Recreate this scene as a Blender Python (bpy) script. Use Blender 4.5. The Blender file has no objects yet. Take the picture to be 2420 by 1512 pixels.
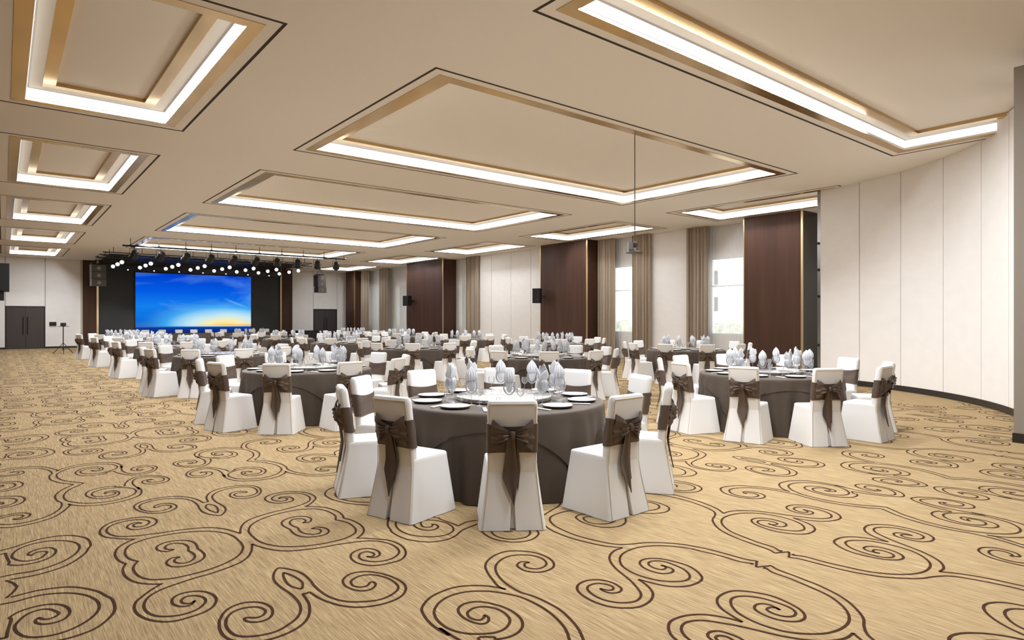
import bpy, math, random
from mathutils import Vector
random.seed(7)
C = bpy.context.scene.collection
PI = math.pi
sin, cos = math.sin, math.cos

# ---------------------------------------------------------------- camera, world, exposure
FPX, CX, HY, EYE = 1492.0, 1210.0, 753.0, 1.55
YAW = math.atan(1204.0 / FPX)
cam_d = bpy.data.cameras.new('camera')
cam_d.sensor_width = 36.0
cam_d.lens = 36.0 * FPX / 2420.0
cam_d.shift_y = -3.0 / 2420.0
cam_d.clip_end = 300
cam = bpy.data.objects.new('camera', cam_d)
cam.location = (0, 0, EYE)
cam.rotation_euler = (PI / 2, 0, -YAW)
C.objects.link(cam)
bpy.context.scene.camera = cam
vs = bpy.context.scene.view_settings
vs.view_transform = 'Standard'
vs.look = 'None'
vs.gamma = 1.0
vs.use_curve_mapping = False
vs.exposure = 0.0
LED_STRENGTH = 1.15
LED_COLOR = (1.0, 0.99, 0.97)
FILL_W_PER_M = 29.0      # added area lights tucked behind the coffer edges to light the hall
FILL_COLOR = (0.925, 0.96, 1.0)
w = bpy.data.worlds.new('world')
bpy.context.scene.world = w
w.use_nodes = True
w.node_tree.nodes['Background'].inputs[0].default_value = (0.95, 0.98, 1.0, 1)
w.node_tree.nodes['Background'].inputs[1].default_value = 3.5

CEIL = 4.7

# ---------------------------------------------------------------- materials
def lin(c):
    return tuple(((v / 255.0) / 12.92 if v / 255.0 <= 0.04045 else ((v / 255.0 + 0.055) / 1.055) ** 2.4) for v in c) + (1.0,)

def mat(name, col, rough=0.6, metal=0.0, noise=None, bump=None, **kw):
    """noise=(scale xyz, strength, detail) varies the colour; bump=(scale, strength)"""
    m = bpy.data.materials.new(name)
    m.use_nodes = True
    nt = m.node_tree
    b = nt.nodes['Principled BSDF']
    b.inputs['Base Color'].default_value = col
    b.inputs['Roughness'].default_value = rough
    b.inputs['Metallic'].default_value = metal
    for k, v in kw.items():
        b.inputs[k.replace('_', ' ')].default_value = v
    tc = nt.nodes.new('ShaderNodeTexCoord')
    if noise:
        sc, st, det = noise
        mp = nt.nodes.new('ShaderNodeMapping')
        mp.inputs['Scale'].default_value = sc
        nt.links.new(tc.outputs['Object'], mp.inputs[0])
        n = nt.nodes.new('ShaderNodeTexNoise')
        n.inputs['Scale'].default_value = 1.0
        n.inputs['Detail'].default_value = det
        nt.links.new(mp.outputs[0], n.inputs['Vector'])
        r = nt.nodes.new('ShaderNodeValToRGB')
        r.color_ramp.elements[0].position = 0.3
        r.color_ramp.elements[1].position = 0.7
        r.color_ramp.elements[0].color = tuple(v * (1 - st) for v in col[:3]) + (1,)
        r.color_ramp.elements[1].color = tuple(min(1, v * (1 + st)) for v in col[:3]) + (1,)
        nt.links.new(n.outputs[0], r.inputs[0])
        nt.links.new(r.outputs[0], b.inputs['Base Color'])
    if bump:
        n2 = nt.nodes.new('ShaderNodeTexNoise')
        n2.inputs['Scale'].default_value = bump[0]
        n2.inputs['Detail'].default_value = 3
        nt.links.new(tc.outputs['Object'], n2.inputs['Vector'])
        bp = nt.nodes.new('ShaderNodeBump')
        bp.inputs['Strength'].default_value = bump[1]
        bp.inputs['Distance'].default_value = 0.01
        nt.links.new(n2.outputs[0], bp.inputs['Height'])
        nt.links.new(bp.outputs[0], b.inputs['Normal'])
    return m

def emat(name, col, strength):
    m = bpy.data.materials.new(name)
    m.use_nodes = True
    nt = m.node_tree
    nt.nodes.clear()
    o = nt.nodes.new('ShaderNodeOutputMaterial')
    e = nt.nodes.new('ShaderNodeEmission')
    e.inputs[0].default_value = tuple(col[:3]) + (1,)
    e.inputs[1].default_value = strength
    nt.links.new(e.outputs[0], o.inputs[0])
    return m

M = {}
M['ceiling'] = mat('ceiling_paint', lin((238, 231, 221)), 0.85)
M['coffer'] = mat('coffer_paint', lin((238, 231, 221)), 0.85)
M['wall'] = mat('wall_fabric', lin((239, 235, 231)), 0.75, noise=((3, 3, 5), 0.018, 6), bump=(60, 0.1))
M['shaded_taupe'] = mat('pilaster_shaded_taupe', lin((148, 139, 128)), 0.8)  # shade on the near pilaster is put into this darker colour
M['wood'] = mat('walnut_veneer', lin((70, 45, 33)), 0.5, noise=((5, 5, 0.35), 0.2, 5), Specular_IOR_Level=0.25)
M['black_gloss'] = mat('dark_gloss_panel', lin((44, 40, 36)), 0.22)
M['brass'] = mat('brushed_brass', lin((204, 174, 126)), 0.2, 0.9, noise=((1.2, 1.2, 1.2), 0.1, 2))
M['brass_strip'] = mat('polished_brass_strip', lin((214, 188, 142)), 0.28, 0.9)
M['base'] = mat('baseboard_black', lin((38, 32, 28)), 0.4)
M['groove'] = mat('shadow_gap', lin((52, 42, 34)), 0.8)
M['led'] = emat('led_strip', LED_COLOR, LED_STRENGTH)
M['cover'] = mat('white_chair_fabric', lin((230, 228, 226)), 0.7, bump=(9, 0.12))
M['pipe'] = mat('chair_piping', lin((196, 184, 158)), 0.7)
M['inner'] = mat('pleat_inside', lin((150, 142, 134)), 0.8)
M['sash'] = mat('brown_satin_sash', lin((88, 73, 63)), 0.5, bump=(90, 0.1))
M['cloth'] = mat('brown_tablecloth', lin((74, 62, 51)), 0.62, noise=((1, 1, 1), 0.05, 2), bump=(120, 0.08))
M['wood_table'] = mat('table_plywood', lin((150, 120, 85)), 0.6)
M['metal_dark'] = mat('dark_metal', lin((28, 27, 26)), 0.45, 0.3)
M['speaker'] = mat('speaker_black', lin((20, 19, 20)), 0.55)
M['grille'] = mat('speaker_grille', lin((14, 14, 15)), 0.7)
M['array'] = mat('array_speaker_grey', lin((84, 83, 80)), 0.55)
M['array_cone'] = mat('array_driver', lin((150, 148, 144)), 0.4)
M['array_dark'] = mat('array_speaker_brown', lin((84, 76, 70)), 0.55)
M['array_dark_cone'] = mat('array_driver_dark', lin((112, 104, 98)), 0.5)
M['chrome'] = mat('steel', lin((150, 148, 145)), 0.25, 0.9)
M['plate'] = mat('white_porcelain', lin((236, 234, 230)), 0.15)
M['plate_rim'] = mat('plate_dark_edge', lin((60, 52, 46)), 0.4)
M['sleeve'] = mat('chopstick_sleeve_paper', lin((232, 229, 224)), 0.6)
M['napkin'] = mat('grey_white_napkin', lin((206, 208, 213)), 0.75, bump=(60, 0.2))
M['turntable'] = mat('turntable_glass', lin((232, 230, 227)), 0.08, 0.0, Coat_Weight=1.0)
M['turn_rim'] = mat('turntable_mirror_edge', lin((190, 188, 184)), 0.08, 1.0)
M['curtain'] = mat('taupe_curtain', lin((162, 146, 128)), 0.75, noise=((6, 6, 0.4), 0.06, 2))
M['frame'] = mat('window_frame_grey', lin((196, 196, 196)), 0.4)
M['door'] = mat('door_dark_brown', lin((66, 58, 54)), 0.38, noise=((4, 4, 0.5), 0.08, 4))
M['door_blue'] = mat('door_dark_slate', lin((70, 66, 68)), 0.25)
M['stage_black'] = mat('stage_black', lin((26, 25, 25)), 0.25)
M['stage_wall'] = mat('stage_backing_panel', lin((32, 31, 29)), 0.45)
M['device'] = mat('device_black', lin((30, 28, 28)), 0.5)
M['lamp_glow'] = emat('stage_lamp_glow', (1.0, 0.99, 0.96), 5.0)
M['lamp_small'] = emat('small_lamp_glow', (1.0, 0.99, 0.96), 4.0)
M['outside_wall'] = mat('building_facade', lin((240, 240, 238)), 0.8)
M['outside_win'] = mat('building_window', lin((84, 88, 92)), 0.6)
M['foliage'] = mat('outside_foliage', lin((188, 196, 178)), 0.8, noise=((3, 3, 3), 0.4, 4))
M['metal_brown'] = mat('brown_metal_rod', lin((88, 78, 68)), 0.5, 0.2)
M['lens'] = mat('lens_glass', lin((30, 34, 44)), 0.05)

def glass_mat(name, tint, haze=0.0):
    m = bpy.data.materials.new(name); m.use_nodes = True
    nt = m.node_tree; nt.nodes.clear()
    o = nt.nodes.new('ShaderNodeOutputMaterial')
    t = nt.nodes.new('ShaderNodeBsdfTransparent'); t.inputs[0].default_value = tint
    g = nt.nodes.new('ShaderNodeBsdfGlossy'); g.inputs['Roughness'].default_value = 0.05
    f = nt.nodes.new('ShaderNodeLayerWeight'); f.inputs[0].default_value = 0.22
    mx = nt.nodes.new('ShaderNodeMixShader')
    nt.links.new(f.outputs['Fresnel'], mx.inputs[0])
    nt.links.new(t.outputs[0], mx.inputs[1]); nt.links.new(g.outputs[0], mx.inputs[2])
    dm = nt.nodes.new('ShaderNodeBsdfDiffuse'); dm.inputs[0].default_value = (0.8, 0.82, 0.85, 1)
    m2 = nt.nodes.new('ShaderNodeMixShader'); m2.inputs[0].default_value = haze
    nt.links.new(mx.outputs[0], m2.inputs[1]); nt.links.new(dm.outputs[0], m2.inputs[2])
    nt.links.new(m2.outputs[0], o.inputs[0])
    return m
M['glass'] = glass_mat('clear_stemware_glass', (0.985, 0.987, 0.99, 1), 0.15)
M['pane'] = glass_mat('window_pane', (0.96, 0.98, 0.98, 1))

def sheer_mat():
    m = bpy.data.materials.new('white_sheer_voile'); m.use_nodes = True
    nt = m.node_tree; nt.nodes.clear()
    o = nt.nodes.new('ShaderNodeOutputMaterial')
    d = nt.nodes.new('ShaderNodeBsdfDiffuse'); d.inputs[0].default_value = lin((246, 244, 242))
    tl = nt.nodes.new('ShaderNodeBsdfTranslucent'); tl.inputs[0].default_value = lin((246, 244, 242))
    tr = nt.nodes.new('ShaderNodeBsdfTransparent')
    a = nt.nodes.new('ShaderNodeMixShader'); a.inputs[0].default_value = 0.10
    b = nt.nodes.new('ShaderNodeMixShader'); b.inputs[0].default_value = 0.36
    nt.links.new(d.outputs[0], a.inputs[1]); nt.links.new(tl.outputs[0], a.inputs[2])
    nt.links.new(a.outputs[0], b.inputs[1]); nt.links.new(tr.outputs[0], b.inputs[2])
    nt.links.new(b.outputs[0], o.inputs[0])
    return m
M['sheer'] = sheer_mat()

def carpet_mats():
    res = []
    for name, cols in (('carpet_strie_tan', [(118, 97, 70), (158, 135, 100), (194, 172, 130)]),
                       ('carpet_scroll_line', [(46, 26, 16), (62, 38, 24), (84, 56, 36)])):
        m = bpy.data.materials.new(name); m.use_nodes = True
        nt = m.node_tree; b = nt.nodes['Principled BSDF']
        b.inputs['Roughness'].default_value = 0.9
        b.inputs['Specular IOR Level'].default_value = 0.1
        tc = nt.nodes.new('ShaderNodeTexCoord')
        mp = nt.nodes.new('ShaderNodeMapping'); mp.inputs['Scale'].default_value = (250, 6.5, 1)
        n = nt.nodes.new('ShaderNodeTexNoise'); n.inputs['Scale'].default_value = 1; n.inputs['Detail'].default_value = 3
        n.inputs['Roughness'].default_value = 0.65
        mp2 = nt.nodes.new('ShaderNodeMapping'); mp2.inputs['Scale'].default_value = (110, 3.0, 1)
        n2 = nt.nodes.new('ShaderNodeTexNoise'); n2.inputs['Scale'].default_value = 1; n2.inputs['Detail'].default_value = 3
        ad = nt.nodes.new('ShaderNodeMath'); ad.operation = 'MULTIPLY_ADD'; ad.inputs[1].default_value = 0.62
        mul = nt.nodes.new('ShaderNodeMath'); mul.operation = 'MULTIPLY'; mul.inputs[1].default_value = 0.38
        r = nt.nodes.new('ShaderNodeValToRGB')
        e = r.color_ramp.elements
        e[0].position = 0.34; e[0].color = lin(cols[0])
        e[1].position = 0.68; e[1].color = lin(cols[2])
        k = e.new(0.5); k.color = lin(cols[1])
        L = nt.links.new
        L(tc.outputs['Object'], mp.inputs[0]); L(mp.outputs[0], n.inputs['Vector'])
        L(tc.outputs['Object'], mp2.inputs[0]); L(mp2.outputs[0], n2.inputs['Vector'])
        L(n2.outputs[0], mul.inputs[0])
        L(n.outputs[0], ad.inputs[0]); L(mul.outputs[0], ad.inputs[2])
        L(ad.outputs[0], r.inputs[0]); L(r.outputs[0], b.inputs['Base Color'])
        res.append(m)
    return res
M['carpet'], M['carpet_line'] = carpet_mats()

def screen_mat(w_, h_):
    """the picture on the wall of light: a blue evening sky over a dark sea"""
    m = bpy.data.materials.new('screen_picture_sunset_sky'); m.use_nodes = True
    nt = m.node_tree; nt.nodes.clear(); N = nt.nodes.new; L = nt.links.new
    o = N('ShaderNodeOutputMaterial'); e = N('ShaderNodeEmission')
    tc = N('ShaderNodeTexCoord'); sp = N('ShaderNodeSeparateXYZ'); L(tc.outputs['Object'], sp.inputs[0])
    def math_(op, a, b=None, c=None, clamp=False):
        n = N('ShaderNodeMath'); n.operation = op; n.use_clamp = clamp
        for i, v in enumerate((a, b, c)):
            if v is None: continue
            if isinstance(v, (int, float)): n.inputs[i].default_value = v
            else: L(v, n.inputs[i])
        return n.outputs[0]
    u = math_('DIVIDE', sp.outputs['X'], w_); v = math_('DIVIDE', sp.outputs['Z'], h_)
    r = N('ShaderNodeValToRGB'); el = r.color_ramp.elements
    el[0].position = 0.0; el[0].color = lin((18, 40, 120))
    el[1].position = 1.0; el[1].color = lin((0, 62, 205))
    for p, c in ((0.085, (10, 60, 150)), (0.11, (60, 110, 190)), (0.2, (8, 110, 215)), (0.45, (20, 128, 238)), (0.7, (4, 92, 228))):
        k = el.new(p); k.color = lin(c)
    L(v, r.inputs[0])
    # glow low on the right
    du = math_('MULTIPLY', math_('SUBTRACT', u, 0.76), 1.25); dv = math_('MULTIPLY', math_('SUBTRACT', v, 0.13), 2.1)
    d = math_('SQRT', math_('ADD', math_('MULTIPLY', du, du), math_('MULTIPLY', dv, dv)))
    g = math_('SUBTRACT', 1.0, d, clamp=True)
    above = math_('MULTIPLY', math_('SUBTRACT', v, 0.095), 60, clamp=True)
    g = math_('MULTIPLY', g, above)
    gr = N('ShaderNodeValToRGB'); ge = gr.color_ramp.elements
    ge[0].position = 0.0; ge[0].color = lin((0, 90, 220)); ge[1].position = 1.0; ge[1].color = lin((255, 224, 120))
    for p, c in ((0.35, (70, 180, 245)), (0.62, (196, 234, 244)), (0.82, (250, 238, 180))):
        k = ge.new(p); k.color = lin(c)
    L(g, gr.inputs[0])
    m1 = N('ShaderNodeMixRGB'); L(math_('MULTIPLY', g, 2.2, clamp=True), m1.inputs[0]); L(r.outputs[0], m1.inputs[1]); L(gr.outputs[0], m1.inputs[2])
    # orange rim on the horizon
    hz = math_('SUBTRACT', 1.0, math_('MULTIPLY', math_('ABSOLUTE', math_('SUBTRACT', v, 0.125)), 34.0), clamp=True)
    hz = math_('MULTIPLY', hz, math_('MULTIPLY', math_('SUBTRACT', u, 0.36), 1.5, clamp=True))
    m2 = N('ShaderNodeMixRGB'); L(hz, m2.inputs[0]); L(m1.outputs[0], m2.inputs[1]); m2.inputs[2].default_value = lin((246, 172, 70))
    # thin drifting clouds
    mp = N('ShaderNodeMapping'); mp.inputs['Rotation'].default_value = (0, 0.75, 0); mp.inputs['Scale'].default_value = (0.34, 1, 1.25)
    L(tc.outputs['Object'], mp.inputs[0])
    n = N('ShaderNodeTexNoise'); n.inputs['Scale'].default_value = 0.9; n.inputs['Detail'].default_value = 6; n.inputs['Distortion'].default_value = 0.6
    L(mp.outputs[0], n.inputs['Vector'])
    cl = math_('MULTIPLY', math_('SUBTRACT', n.outputs[0], 0.49), 3.0, clamp=True)
    cl = math_('MULTIPLY', cl, math_('MULTIPLY', math_('SUBTRACT', v, 0.14), 3.0, clamp=True))
    m3 = N('ShaderNodeMixRGB'); tl = math_('SUBTRACT', v, math_('SUBTRACT', 0.60, math_('MULTIPLY', math_('SUBTRACT', u, 0.74), 0.72)))
    stk = math_('SUBTRACT', 1.0, math_('MULTIPLY', math_('ABSOLUTE', tl), 38.0), clamp=True)
    stk = math_('MULTIPLY', stk, math_('MULTIPLY', math_('MULTIPLY', math_('SUBTRACT', u, 0.74), 14, clamp=True), math_('MULTIPLY', math_('SUBTRACT', 0.985, u), 14, clamp=True)))
    L(math_('ADD', math_('MULTIPLY', cl, 0.5), math_('MULTIPLY', stk, 0.6), clamp=True), m3.inputs[0]); L(m2.outputs[0], m3.inputs[1]); m3.inputs[2].default_value = lin((120, 190, 250))
    L(m3.outputs[0], e.inputs[0]); e.inputs[1].default_value = 1.0
    L(e.outputs[0], o.inputs[0])
    return m

# ---------------------------------------------------------------- mesh helpers
class MB:
    def __init__(s): s.v = []; s.f = []; s.m = []; s.mi = 0
    def add(s, vs_, fs):
        k = len(s.v); s.v += [tuple(p) for p in vs_]
        for f in fs: s.f.append([k + i for i in f]); s.m.append(s.mi)
    def box(s, x0, x1, y0, y1, z0, z1):
        s.add([(x0,y0,z0),(x1,y0,z0),(x1,y1,z0),(x0,y1,z0),(x0,y0,z1),(x1,y0,z1),(x1,y1,z1),(x0,y1,z1)],
              [(0,3,2,1),(4,5,6,7),(0,1,5,4),(1,2,6,5),(2,3,7,6),(3,0,4,7)])
        return s
    def loft(s, rings, cap0=True, cap1=True, closed=True):
        n = len(rings[0]); vs_ = [p for r in rings for p in r]; fs = []
        for i in range(len(rings) - 1):
            for j in range(n if closed else n - 1):
                a = i*n + j; b = i*n + (j+1) % n
                fs.append((a, b, b + n, a + n))
        if cap0: fs.append(tuple(range(n))[::-1])
        if cap1: fs.append(tuple((len(rings)-1)*n + j for j in range(n)))
        s.add(vs_, fs); return s
    def lathe(s, prof, seg=20, c=(0,0,0), cap0=False, cap1=False):
        rings = [[(c[0] + r*cos(2*PI*j/seg), c[1] + r*sin(2*PI*j/seg), c[2] + z) for j in range(seg)] for r, z in prof]
        return s.loft(rings, cap0, cap1)
    def tube(s, pts, r, seg=8, caps=True):
        pts = [Vector(p) for p in pts]; rings = []
        up = Vector((0, 0, 1))
        for i, p in enumerate(pts):
            d = (pts[min(i+1, len(pts)-1)] - pts[max(i-1, 0)]).normalized()
            a = d.cross(up)
            if a.length < 1e-3: a = d.cross(Vector((1, 0, 0)))
            a.normalize(); b = d.cross(a).normalized()
            rr = r[i] if isinstance(r, (list, tuple)) else r
            rings.append([tuple(p + a*rr*cos(2*PI*j/seg) + b*rr*sin(2*PI*j/seg)) for j in range(seg)])
        return s.loft(rings, caps, caps)
    def sheet(s, fn, nu, nv, t=0.0, off=(0, -1, 0)):
        """surface fn(u,v); t>0 gives it thickness along off"""
        g = [[Vector(fn(i/nu, j/nv)) for j in range(nv+1)] for i in range(nu+1)]
        o = Vector(off) * t
        A = [tuple(p) for r in g for p in r]; W = nv + 1
        fs = []
        for i in range(nu):
            for j in range(nv):
                a = i*W + j; fs.append((a, a+1, a+W+1, a+W))
        if t > 0:
            K = len(A); A += [tuple(p - o) for r in g for p in r]
            fs += [tuple(K + q for q in f[::-1]) for f in fs]
            edge = [i*W for i in range(nu)] + [nu*W + j for j in range(nv)] + [i*W + nv for i in range(nu, 0, -1)] + [j for j in range(nv, 0, -1)]
            for q in range(len(edge)):
                a, b = edge[q], edge[(q+1) % len(edge)]
                fs.append((a, a + K, b + K, b))
        s.add(A, fs); return s
    def mesh(s, name, mats, smooth=True):
        me = bpy.data.meshes.new(name)
        me.from_pydata(s.v, [], s.f)
        if not isinstance(mats, (list, tuple)): mats = [mats]
        for q in mats: me.materials.append(q)
        if len(mats) > 1: me.polygons.foreach_set('material_index', s.m)
        if smooth:
            me.polygons.foreach_set('use_smooth', [True]*len(me.polygons))
            me.update()
            try: me.set_sharp_from_angle(angle=math.radians(smooth if smooth is not True else 40))
            except Exception: pass
        return me

def build(name, mb, mats, parent=None, loc=(0,0,0), rz=0.0, smooth=True):
    o = bpy.data.objects.new(name, mb.mesh(name, mats, smooth))
    o.location = loc; o.rotation_euler = (0, 0, rz)
    if parent: o.parent = parent
    C.objects.link(o)
    return o

def tag(o, label=None, cat=None, group=None, kind=None):
    if label: o['label'] = label
    if cat: o['category'] = cat
    if group: o['group'] = group
    if kind: o['kind'] = kind
    return o

def empty(name, loc=(0,0,0), rz=0.0):
    o = bpy.data.objects.new(name, None); o.location = loc; o.rotation_euler = (0, 0, rz)
    o.empty_display_size = 0.1
    C.objects.link(o); return o

def struct(name, mb, mats, smooth=False, parent=None, label=None, loc=(0,0,0)):
    o = build(name, mb, mats, parent, loc=loc, smooth=smooth)
    if parent is None: tag(o, kind='structure', label=label)
    return o

def copy_tree(o, parent=None):
    c = o.copy(); C.objects.link(c)
    if parent: c.parent = parent
    for ch in list(o.children): copy_tree(ch, c)
    return c

# ---------------------------------------------------------------- floor: carpet with a scroll pattern
P_ = 5.06; X0_, Y0_ = 1.335, 2.11; H_ = P_ / 2   # mirror lines every half repeat
REG = {1:(240,1240,5.5), 2:(500,1300,5.042), 3:(900,1180,4.554), 4:(1280,1180,4.654), 5:(1580,1260,4.321), 6:(0,1220,5.177), 7:(0,1060,5.5)}
FD = (sin(YAW), cos(YAW)); RD = (cos(YAW), -sin(YAW))
def fold(v, o):
    t = (v - o) % P_
    return P_ - t if t > H_ else t
def tr(reg, pts):
    """traced scroll points -> position inside one mirrored quarter of the repeat, in metres"""
    ox, oy, s = REG[reg]; out = []
    for x, y in pts:
        x = ox + x/s; y = oy + y/s
        d = FPX*EYE/(y - HY); r = (x - CX)/FPX*d
        X = FD[0]*d + RD[0]*r; Y = FD[1]*d + RD[1]*r
        out.append((fold(X, X0_), fold(Y, Y0_)))
    return out
STROKES = [
 tr(1, [(1930,255),(1955,300),(1945,350),(1900,420),(1820,480),(1700,535),(1550,590),(1400,640),(1200,695),(1050,745),(900,795),(750,855),(620,930),(560,1010),(555,1080),(600,1140),(690,1180),(820,1192),(980,1180),(1130,1145),(1260,1090),(1340,1020),(1350,970),(1300,935),(1200,920),(1100,935),(1040,975),(1045,1010),(1100,1025),(1170,1015),(1215,985)]),
 tr(1, [(320,515),(285,555),(278,600),(300,660),(360,710),(440,745),(550,765),(680,772),(800,768)]),
 tr(1, [(770,772),(640,850),(520,940),(450,1000),(425,1070),(450,1140),(520,1195),(640,1240),(800,1260),(960,1250),(1130,1205),(1300,1150),(1430,1080),(1485,1010),(1485,950),(1430,900),(1330,868),(1200,865),(1050,890),(950,935),(915,985),(930,1030),(1000,1058),(1090,1060),(1170,1035),(1215,985)]),
 tr(1, [(480,485),(430,520),(412,570),(440,630),(510,680),(620,710),(760,710),(930,695),(1100,660),(1300,610),(1500,545),(1680,465),(1790,390),(1835,320),(1835,270),(1800,220),(1775,200)]),
 tr(1, [(1255,315),(1320,360),(1340,400),(1320,440),(1260,480),(1150,520),(1020,545),(900,540),(845,505),(860,465),(920,430),(1020,418)]),
 tr(1, [(1125,335),(1190,370),(1215,410),(1190,450),(1130,485),(1040,500),(970,490),(945,465),(970,440),(1020,418)]),
 tr(2, [(790,212),(880,218),(1000,245),(1100,290),(1180,365),(1220,420),(1290,485),(1380,545),(1500,590),(1650,615),(1820,612),(1980,595),(2110,550),(2200,490),(2225,440),(2190,390),(2110,340),(2000,305),(1880,292),(1760,310),(1680,350),(1660,385),(1690,425),(1770,440),(1850,425),(1890,385),(1920,378),(1950,395),(1950,425),(1900,465),(1800,485),(1690,470),(1600,430),(1565,380),(1580,335),(1650,285),(1770,258),(1900,258),(2050,285),(2180,330),(2280,390),(2315,450),(2290,520),(2210,580),(2080,630),(1920,665),(1740,680),(1570,665),(1430,630),(1320,590),(1230,540),(1165,500),(1120,522)]),
 tr(2, [(840,270),(930,290),(1020,335),(1080,385),(1085,435),(1065,465)]),
 tr(3, [(1600,680),(1550,690),(1555,725),(1620,745),(1700,745),(1770,715),(1780,680),(1740,640),(1660,610),(1540,597),(1410,605),(1310,640),(1245,700),(1235,760),(1270,830),(1340,900),(1430,960),(1520,1005),(1650,1045),(1800,1115),(1930,1190),(2040,1290),(2130,1400),(2180,1512)]),
 tr(3, [(1600,680),(1560,672),(1500,675),(1468,705),(1490,735),(1560,770),(1680,785),(1780,770),(1850,735),(1862,690),(1820,640),(1740,600),(1640,570),(1500,555),(1350,560),(1230,600),(1150,660),(1125,720),(1150,790),(1200,860),(1270,940),(1345,968)]),
 tr(3, [(1345,968),(1240,945),(1120,930),(960,928),(800,945),(660,990),(540,1050),(470,1120),(440,1180),(460,1240),(520,1320),(620,1400),(740,1465)]) + tr(7, [(1810,530),(1775,500),(1730,465),(1725,425),(1770,390),(1860,372),(1980,366),(2080,370),(2130,388),(2120,415),(2030,433),(1950,435),(1910,420),(1940,407),(1990,405)]),
 tr(3, [(2030,1512),(1990,1400),(1900,1290),(1780,1190),(1650,1115),(1500,1050),(1350,1015),(1180,990),(1000,988),(860,1005),(720,1050),(620,1120),(575,1200),(590,1270),(650,1340),(750,1400),(900,1440),(1060,1448),(1220,1435),(1330,1395),(1385,1330),(1380,1275),(1320,1215),(1220,1170),(1100,1155),(1000,1170),(935,1215),(945,1260),(1000,1290),(1070,1298),(1110,1270),(1115,1245),(1160,1275),(1150,1320),(1090,1340),(1000,1325),(900,1280),(840,1220),(840,1165),(910,1120),(1030,1100),(1160,1115),(1310,1155),(1430,1215),(1510,1290),(1525,1365),(1480,1430),(1380,1480),(1240,1505)]) + tr(7, [(1500,495),(1610,492),(1625,455),(1680,405),(1780,365),(1900,350),(2050,350),(2160,370),(2200,400),(2160,430),(2050,455),(1930,460),(1850,445),(1860,420),(1930,400),(1990,405)]),
 tr(4, [(225,0),(190,70),(100,125),(10,185),(5,225),(40,290),(130,350),(280,410),(450,460),(650,505),(800,525),(890,533)]),
 tr(4, [(890,533),(800,565),(750,620),(755,680),(810,755),(900,830),(980,895),(1040,960),(1090,1030),(1085,1080),(1030,1120),(920,1137),(800,1130),(670,1100),(560,1045),(505,990),(520,950),(600,925),(690,930),(770,955),(790,985),(740,1000),(640,980)]),
 tr(4, [(640,980),(700,1015),(780,1030),(850,1020),(880,990),(850,955),(760,910),(640,885),(510,890),(420,925),(390,970),(410,1020),(480,1075),(600,1135),(750,1180),(920,1195),(1080,1180),(1190,1120),(1225,1050),(1200,990),(1140,930),(1065,880)]),
 tr(4, [(1065,880),(1180,910),(1330,945),(1480,960),(1620,950),(1730,910),(1765,865),(1720,800),(1620,735),(1480,690),(1320,655),(1180,650),(1100,670),(1080,705),(1120,750),(1210,790),(1320,815),(1410,810),(1450,785),(1420,755),(1350,735),(1310,725)]),
 tr(4, [(1310,725),(1355,735),(1365,757),(1320,772),(1240,755),(1180,720),(1185,690),(1250,675),(1350,685),(1470,725),(1580,780),(1630,840),(1610,880),(1540,900),(1400,903),(1250,885),(1100,845),(980,795),(890,735),(860,670),(880,610),(960,560),(1080,525),(1230,510),(1400,513),(1600,535),(1800,580),(2000,630),(2180,685)]) + tr(5, [(860,310),(975,362)]),
 tr(4, [(560,150),(400,122),(250,135),(120,180),(90,225),(130,280),(220,330),(350,385),(500,430),(700,475),(850,495),(1000,490),(1150,475),(1350,478),(1550,495),(1800,540),(2050,605),(2250,660)]) + tr(5, [(900,285),(1015,335)]),
 tr(6, [(210,870),(160,930),(75,1000)]),
 tr(6, [(130,990),(300,945),(500,900),(800,865),(1000,875),(1200,920),(1300,975)]) + tr(3, [(130,360),(250,420),(400,450),(550,458),(700,435),(800,395),(880,330),(1000,280),(1040,262)]),
 tr(6, [(0,1080),(200,1040),(400,985),(600,950),(850,938),(1050,965),(1170,1020),(1215,1090),(1190,1170),(1080,1270),(900,1370),(700,1440),(500,1475),(330,1475),(220,1430),(180,1360),(220,1290),(330,1200),(480,1145),(600,1135),(690,1165),(720,1190),(690,1220),(600,1255),(510,1255),(480,1240),(440,1265),(440,1300),(520,1320),(650,1305),(780,1260),(850,1190),(840,1130),(760,1085),(620,1075),(450,1100),(250,1160),(120,1235)]) + tr(3, [(640,212),(760,255),(835,285)]),
 tr(3, [(835,285),(920,245),(1030,225)]),
 tr(3, [(1080,300),(1090,350),(1200,420),(1400,460),(1600,440),(1695,380),(1670,330),(1560,270),(1400,245),(1250,250)]),
 tr(3, [(1180,310),(1190,350),(1250,400),(1400,430),(1550,410),(1605,370),(1590,330),(1500,295),(1380,285),(1290,305),(1330,345),(1420,345)]),
 tr(4, [(640,215),(540,190),(460,205),(500,245),(600,268),(720,268),(800,240),(820,190),(740,140),(600,100)]),
 tr(4, [(640,215),(560,172),(440,165),(380,190),(390,215),(470,260),(620,300),(750,308),(870,290),(925,245),(900,180),(780,110),(620,60)]),
]
LINE_W = 0.0158
def reach_mirror(st):
    """run a line on to the mirror axis it stops just short of"""
    def ext(p, q):   # q -> p is the outward direction
        dx, dy = p[0]-q[0], p[1]-q[1]; l = math.hypot(dx, dy) or 1
        dx, dy = dx/l, dy/l; best = None
        if min(abs(p[0]), abs(p[1]), abs(H_-p[0]), abs(H_-p[1])) < 0.035: return None
        for c, d in ((p[0], dx), (p[1], dy)):
            for ax in (0.0, H_):
                if abs(d) > 0.25:
                    t = (ax - c)/d
                    if 0.0 < t < 0.2 and (best is None or t < best): best = t
        return None if best is None else (p[0]+dx*best, p[1]+dy*best)
    a, b = ext(st[0], st[1]), ext(st[-1], st[-2])
    return ([a] if a else []) + st + ([b] if b else [])
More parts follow.
